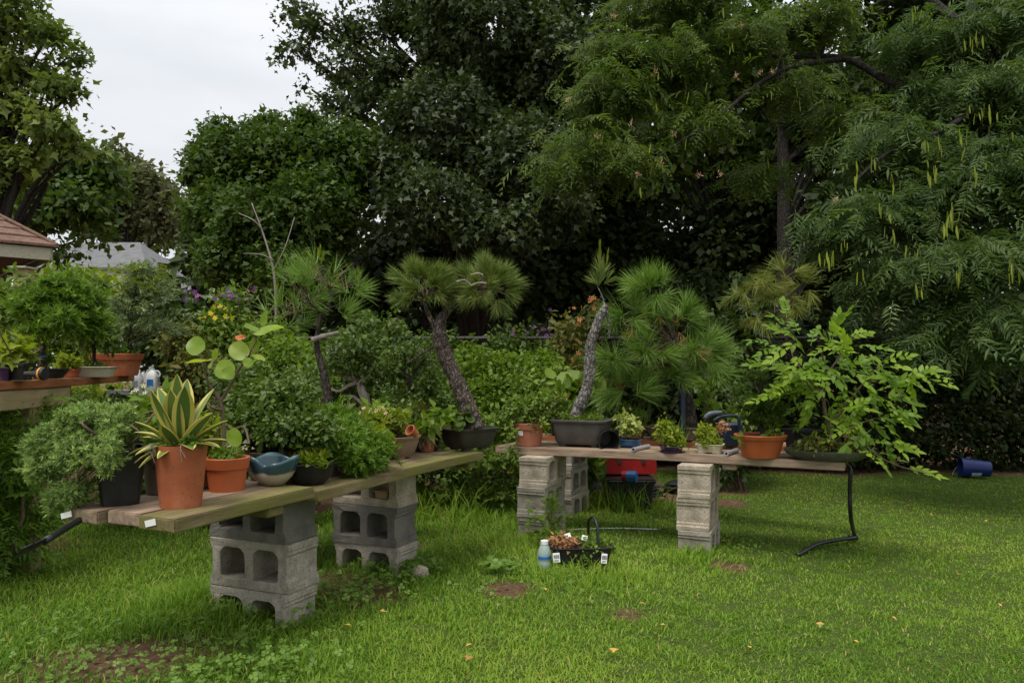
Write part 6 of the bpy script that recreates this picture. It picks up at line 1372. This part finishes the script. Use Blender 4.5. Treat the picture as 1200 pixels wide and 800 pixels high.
for px, d, kind, lab in ((745, 5.75, 0, 'grassy clump in a terracotta pot behind the blue bowl'), (655, 5.9, 1, 'leafy herb in a black pot behind the pink-brown pot'), (720, 5.85, 2, 'dark green bushy seedling left of the shaggy pine trunk'), (865, 5.45, 1, 'leafy seedling behind the wide terracotta bowl')):
    y_ = 6.05 - .4255 * ((px - 600) / F * d + .05) + .14; b = Vector(((px - 600) / F * y_, y_, Z2 + .001)); R = thing('potted_herb', lab, 'potted plant', b)
    rnd_pot(R, b, .055, .075, .10, M_TERRA if kind == 0 else M_BLACKP, rim=(.025, .005))
    if kind == 0: needles('grass_leaves', [(b + Vector((random.gauss(0, .03), random.gauss(0, .03), .09)), Vector((random.gauss(0, .4), random.gauss(0, .3), 1)), random.uniform(.6, 1.2)) for _ in range(16)], 6, .20, .006, .5, L_LGRN, R, T=BLADE, droop=.1)
    else: leafcloud('foliage', [(np.array(b) + [0, 0, .18], np.array([.13, .12, .10]), 1)], 700, 9, .04, LEAF, .042, L_SHRUB if kind == 1 else L_AZAL, R)
# ------------------------------------------------------------------ things under and around the benches
def lump(name, label, cat, c, r, mt, n=14, k=.22):
    mb = MB(); rr = []
    for z in np.linspace(-1, 1, 9):
        q = math.sqrt(max(0, 1 - z * z)) * .98 + .02
        rr.append([(c.x + r[0] * q * math.cos(a) * (1 + random.uniform(-k, k)), c.y + r[1] * q * math.sin(a) * (1 + random.uniform(-k, k)), c.z + r[2] * z) for a in np.linspace(0, 6.283, n + 1)[:-1]])
    mb.loft(rr); o = mb.build(name, mt, smooth=60); return tag(o, label, cat)
cx = (735 - 600) / F * 6.4; gzz = float(gz(cx, 6.4))
R = thing('storage_crate', 'long black plastic crate under the red toolbox', 'crate', (cx, 6.4, gzz))
pot(R, (cx, 6.4, gzz - .01), [(0, .17, .20), (.25, .20, .22)], 10, M_BLACKP, .0, rim=(.03, .01), soilm=False, soil=.01, name='body')
mb = MB(); mb.box((cx, 6.4, gzz + .243), (.19, .21, .006)); mb.build('lid', M_BLACKP, R)
R = thing('red_toolbox', 'red metal toolbox under the right bench', 'toolbox', (cx + .03, 6.5, gzz + .255))
mb = MB(); mb.box((cx + .03, 6.5, gzz + .325), (.21, .12, .06)); mb.build('body', M_RED, R)
mb = MB(); mb.box((cx + .03, 6.5, gzz + .40), (.212, .122, .014)); mb.build('lid', M_RED, R)
for s in (-.1, .1): mb = MB(); mb.box((cx + .03 + s, 6.375, gzz + .375), (.014, .006, .022)); mb.build('latch', M_INK, R)
c = P(738, 556, 6.12); c.z = gzz + .255; R = thing('spray_can', 'small blue and red can lying in front of the red toolbox', 'can', c)
mb = MB(); mb.tube([c + Vector((-.02, 0, .03)), c + Vector((.05, -.03, .03))], .045, 14); mb.build('body', M_LBLUE, R, smooth=40)
mb = MB(); mb.tube([c + Vector((-.055, .015, .03)), c + Vector((-.02, 0, .03))], .043, 14); mb.build('band', M_RED, R, smooth=40)
g = G(686, 584); lump('black_bag', 'glossy black plastic bag slumped behind the seedling', 'bag', g + Vector((0, .3, .10)), (.20, .22, .16), M_BLACKP)
g = G(592, 572); lump('white_bag', 'crumpled pale plastic bag in the tall grass behind the benches', 'bag', g + Vector((0, 0, .06)), (.11, .08, .075), surf('pale_grey_plastic', (.30, .33, .36), (.5, .52, .55), 20, .5, .6, 30), k=.55, n=9)
g = G(762, 580); R = thing('spray_nozzle', 'blue spray nozzle lying on the bare soil under the right bench', 'nozzle', g)
mb = MB(); mb.tube(curve([g + Vector((-.03, 0, .03)), g + Vector((0, 0, .07)), g + Vector((.03, 0, .09))], 4), .028, 10); mb.build('body', M_LBLUE, R, smooth=40)
mb = MB(); mb.tube([g + Vector((.03, 0, .09)), g + Vector((.10, .03, .08))], .018, 8); mb.build('stem', M_INK, R, smooth=40)
R = thing('garden_hose', 'black hose coiled on the soil under the right bench', 'hose', G(740, 590))
mb = MB(); pts = []
for k in range(26):
    a = k * .75; g = G(742, 586); pts.append(g + Vector((math.cos(a) * (.28 - .003 * k), math.sin(a) * .20 + .05, .03 + .003 * k)))
mb.tube(curve(pts, 3), .012, 7); mb.build('coil', M_HOSE, R, smooth=True)
a, q_ = G(648, 622), G(775, 620); R = thing('white_pipe', 'thin white pipe half buried in the grass', 'pipe', a); mb = MB(); mb.tube(curve([a + Vector((0, 0, .004)), a.lerp(q_, .5) + Vector((0, 0, .014)), q_ + Vector((0, 0, .0))], 6), .0045, 6); mb.build('tube', M_WHITE, R, smooth=True)
for px, py, r_, lab in ((655, 578, .13, 'small black nursery pots heap beside the pale stack'), (795, 580, .10, 'black plastic bundle behind the right block stack'), (715, 590, .09, 'flattened black pot liner in the long grass under the right bench')):
    g = G(px, py); lump('black_liner', lab, 'plastic liner', g + Vector((0, .1, .06)), (r_ * 1.3, r_, r_ * .7), M_BLACKP, k=.4, n=9)
for px0, py0, n_, lab in ((690, 596, 26, 'tall grass blades in front of the black crate'), (752, 600, 22, 'long seeding grass tuft left of the right block stack'), (570, 590, 34, 'rank tall grass between the two benches'), (520, 610, 22, 'tall grass clump behind the second block stack')):
    g = G(px0, py0); R = thing('grass_tuft', lab, 'grass tuft', g)
    needles('blades', [(g + Vector((random.gauss(0, .14), random.gauss(0, .10), 0)), Vector((random.gauss(0, .35), random.gauss(0, .3), 1)), random.uniform(.5, 1.3)) for _ in range(n_)], 5, .26, .006, .55, L_GRASS, R, T=BLADE, droop=.12, base=0)
# conifer seedling by the block stack
g = G(640, 640); R = thing('conifer_seedling', 'little dark green conifer seedling growing beside the block stack', 'seedling', g); D = g.y
trunk(R, [g + Vector((.03, 0, 0)), P(646, 610, D), P(648, 580, D)], [.008, .006, .003], M_TWIG)
sh_ = []
for k in range(70):
    f = random.random(); py = 640 - 62 * f; px = 646 + random.gauss(0, 14) * (1.15 - .8 * f); p_ = P(px, py, D + random.gauss(0, .05)); sh_.append((p_, Vector(((px - 646) * .05, random.gauss(0, .5), .5)), 1.0))
needles('needles', sh_, 36, .035, .0026, 1.1, L_SHRUB, R, base=1.6, droop=.0)
leafcloud('weeds', [Lb(640, 628, D - .12, 18, 12, .06), Lb(626, 600, D - .05, 8, 14, .05)], 90, 7, .03, LEAF, .05, L_LGRN, R)
# black tray of wilted plants with hoop handle
g = G(680, 664); zg = g.z + .01; R = thing('nursery_tray', 'black nursery tray of wilted plants with hoop handle and white tags', 'tray', (g.x, g.y, zg))
pt, Mx, zs = pot(R, (g.x, g.y, zg), [(0, .135, .09), (.115, .165, .11)], 5, M_BLACKP, .05, rim=(.012, .004), soilm=M_SOIL, soil=.012)
mb = MB(); mb.tube(curve([(g.x + .055, g.y + .09, zg + .11), (g.x + .05, g.y + .06, zg + .22), (g.x + .07, g.y - .01, zg + .255), (g.x + .085, g.y - .06, zg + .21), (g.x + .085, g.y - .08, zg + .11)], 6), .0075, 8); mb.build('handle', M_BLACKP, R, smooth=True)
leafcloud('wilted_plant', [((np.array([g.x - .09, g.y - .03, zg + .125])), np.array([.085, .08, .035]), 1)], 800, 9, .02, RHOMB, .022, L_SEDUM, R)
leafcloud('foliage', [((np.array([g.x + .06, g.y - .03, zg + .12])), np.array([.09, .08, .03]), 1), (np.array([g.x + .15, g.y + .03, zg + .10]), np.array([.06, .06, .04]), .7), (np.array([g.x + .02, g.y - .105, zg + .08]), np.array([.04, .02, .05]), .7)], 620, 8, .02, RHOMB, .02, L_SHRUB, R)
for k, (px, py, w, h, ry) in enumerate(((652, 653, .036, .048, -.08), (708, 654, .030, .050, .12), (665, 628, .036, .03, -.3), (685, 630, .03, .028, .3))):
    p_ = P(px, py, g.y - (.118 if k < 2 else .02)); Mx = Matrix.Translation(p_) @ Matrix.Rotation(ry, 4, 'Y') @ Matrix.Rotation(-.2 if k < 2 else -.5, 4, 'X')
    mb = MB(); mb.box((0, 0, 0), (w / 2, .0012, h / 2)); tg_ = mb.build('plant_tag', M_WHITE, R, Mx)
    if k < 2:
        mb = MB()
        for i in range(6):
            x = -w * .35 + i * w * .14; mb.box((x, -.0018, .004), (w * (.03 + .03 * (i % 2)), .0003, h * .2))
        for i in range(2): mb.box((0, -.0018, -h * (.26 + .12 * i)), (w * .32, .0003, h * .025))
        mb.build('print', M_INK, tg_, Mx)
# clear bottle
g = G(638, 667); R = thing('plastic_bottle', 'clear bluish plastic bottle with white cap beside the nursery tray', 'bottle', g)
bt, N, L, bs, out = newmat('clear_bluish_plastic'); bs.inputs['Base Color'].default_value = (.55, .68, .70, 1); bs.inputs['Roughness'].default_value = .15; bs.inputs['Alpha'].default_value = .45
mb = MB(); mb.loft([[(g.x + x, g.y + y, g.z + z) for x, y, z in ring(r, r, zz, 2, 20)] for zz, r in ((.0, .028), (.006, .033), (.04, .034), (.05, .031), (.06, .034), (.10, .034), (.125, .022), (.135, .014))]); mb.build('body', bt, R, smooth=50)
mb = MB(); mb.tube([g + Vector((0, 0, .133)), g + Vector((0, 0, .152))], .02, 12); mb.build('cap', M_WHITE, R, smooth=40)
mb = MB(); mb.loft([[(g.x + x, g.y + y, g.z + z) for x, y, z in ring(.0352, .0352, zz, 2, 20)] for zz in (.058, .074)], False, False); mb.build('label', M_LBLUE, R, smooth=50)
# little tan pot in the block cell
c = Vector((-.57, 3.83, 0)) + A_L * .115 + A_C * .05; R = thing('tan_pot', 'tiny tan rectangular pot sitting in the top block opening', 'pot', (c.x, c.y, .412))
pot(R, (c.x, c.y, .413), [(0, .036, .025), (.038, .043, .031)], 8, surf('tan_clay', (.30, .18, .08), (.40, .26, .13), 20, .7, .1, 80), math.atan2(A_L.y, A_L.x), rim=(.010, .003), wall=.004, soilm=False)
g = G(492, 678); lump('stone', 'small pale stone in the grass below the second block stack', 'stone', g + Vector((0, 0, .03)), (.045, .03, .04), M_CON[2], k=.15)
# hoses
R = thing('black_pipe', 'black irrigation pipe with coupling sticking out below the bench end', 'pipe', P(60, 625, 2.3))
a, q_ = P(105, 603, 2.52), P(52, 634, 2.30); e_ = P(22, 648, 2.22)
mb = MB(); mb.tube(curve([P(180, 585, 2.75), P(135, 597, 2.62), a, q_], 5), .011, 10); mb.build('pipe', M_HOSE, R, smooth=True)
mb = MB(); mb.loft([[tuple(pnt + (Vector((0.45, .35, .8)) * math.cos(t_) + Vector((.35, -.9, .2)) * math.sin(t_)) * r) for t_ in np.linspace(0, 6.283, 17)[:-1]] for pnt, r in ((q_, .013), (q_.lerp(e_, .1), .017), (q_.lerp(e_, .42), .017), (q_.lerp(e_, .44), .0145), (q_.lerp(e_, .55), .0145), (q_.lerp(e_, .57), .019), (e_, .020))]); mb.build('coupling', M_BLACKP, R, smooth=40)
R = thing('black_hose', 'black hose hanging from the bench end and bending along the lawn', 'hose', G(1000, 634))
g1, g2 = G(1003, 634), G(935, 652)
mb = MB(); mb.tube(curve([P(985, 545, 4.62), P(996, 549, 4.55), P(996, 575, 4.55), P(997, 605, 4.6), g1 + Vector((-.012, 0, .05))], 6), .0125, 10); mb.build('hanging_hose', M_HOSE, R, smooth=True)
mb = MB(); mb.tube(curve([g1 + Vector((.012, .01, .025)), G(985, 638) + Vector((0, 0, .035)), G(958, 643) + Vector((0, 0, .03)), g2 + Vector((0, 0, .012))], 6), .0125, 10); mb.build('ground_hose', M_HOSE, R, smooth=True)
mb = MB(); mb.tube([g1 + Vector((-.015, 0, .055)), g1 + Vector((.004, .0, .022)), g1 + Vector((-.05, -.002, .026))], .017, 10); mb.build('elbow', M_BLACKP, R, smooth=40)
# blue bucket on its side
g = G(1143, 548); g.y = 8.75; g = Vector(((1143 - 600) / F * 8.6, 8.6, float(gz(5.2, 8.6)))); R = thing('blue_bucket', 'blue bucket lying on its side at the foot of the dark hedge', 'bucket', g)
tl = Matrix.Rotation(math.radians(-14), 4, 'Z') @ Matrix.Rotation(math.radians(-88), 4, 'Y')
c = g + Vector((.16, .0, .108))
pot(R, c, [(0, .085, .085), (.30, .108, .108)], 2, M_BLUE, wall=.004, rim=(.02, .006), soilm=False, soil=.01, tilt=tl, name='body')
Mx = Matrix.Translation(c) @ tl
vs = [];
for i in range(7):
    a = math.radians(150 + i * 12); 
    for z in (.10, .20): r = .085 + .023 * z / .30 + .0015; vs.append((r * math.cos(a + .4), r * math.sin(a + .4), z))
mb = MB(); mb.add(vs, [(2 * i, 2 * i + 2, 2 * i + 3, 2 * i + 1) for i in range(6)]); lb = mb.build('label', surf('pale_label', (.25, .35, .5), (.6, .62, .62), 40, .5, 0, 50), R, Mx)
mb = MB(); mb.tube(curve([(Mx @ Vector((.113 * math.cos(a), .113 * math.sin(a), .29 + .08 * math.sin((a - math.pi / 2))))) for a in np.linspace(math.pi / 2 - 1.5, math.pi / 2 + 1.5, 7)], 4), .004, 6); mb.build('handle', M_PIPE, R)
# post and green stake at the far left
t = thing('garden_stake', 'dark green stake leaning below the red-brown table', 'stake', G(0, 560)); mb = MB(); mb.tube([P(2, 500, 3.9), P(17, 450, 3.95)], .012, 8); mb.tube([P(-14, 560, 3.85), P(2, 500, 3.9)], .012, 8); mb.build('pole', M_GREENP, t, smooth=40)

# small scattered pieces too small to pick apart stay one part each
for o in scn.objects:
    if o.parent is not None and o.name.split('.')[0] in ('purple_flower', 'orange_bloom', 'purple_aster', 'yellow_flower', 'violet_flower', 'scarlet_bloom', 'pale_bloom', 'flower_cluster', 'weeds', 'candle', 'new_growth', 'ground_cover', 'foliage', 'needles', 'pink_blossom', 'red_berry', 'dry_roots', 'grass_leaves', 'dry_stems', 'crown', 'wilted_plant', 'blades', 'old_needles'):
        o['kind'] = 'stuff'
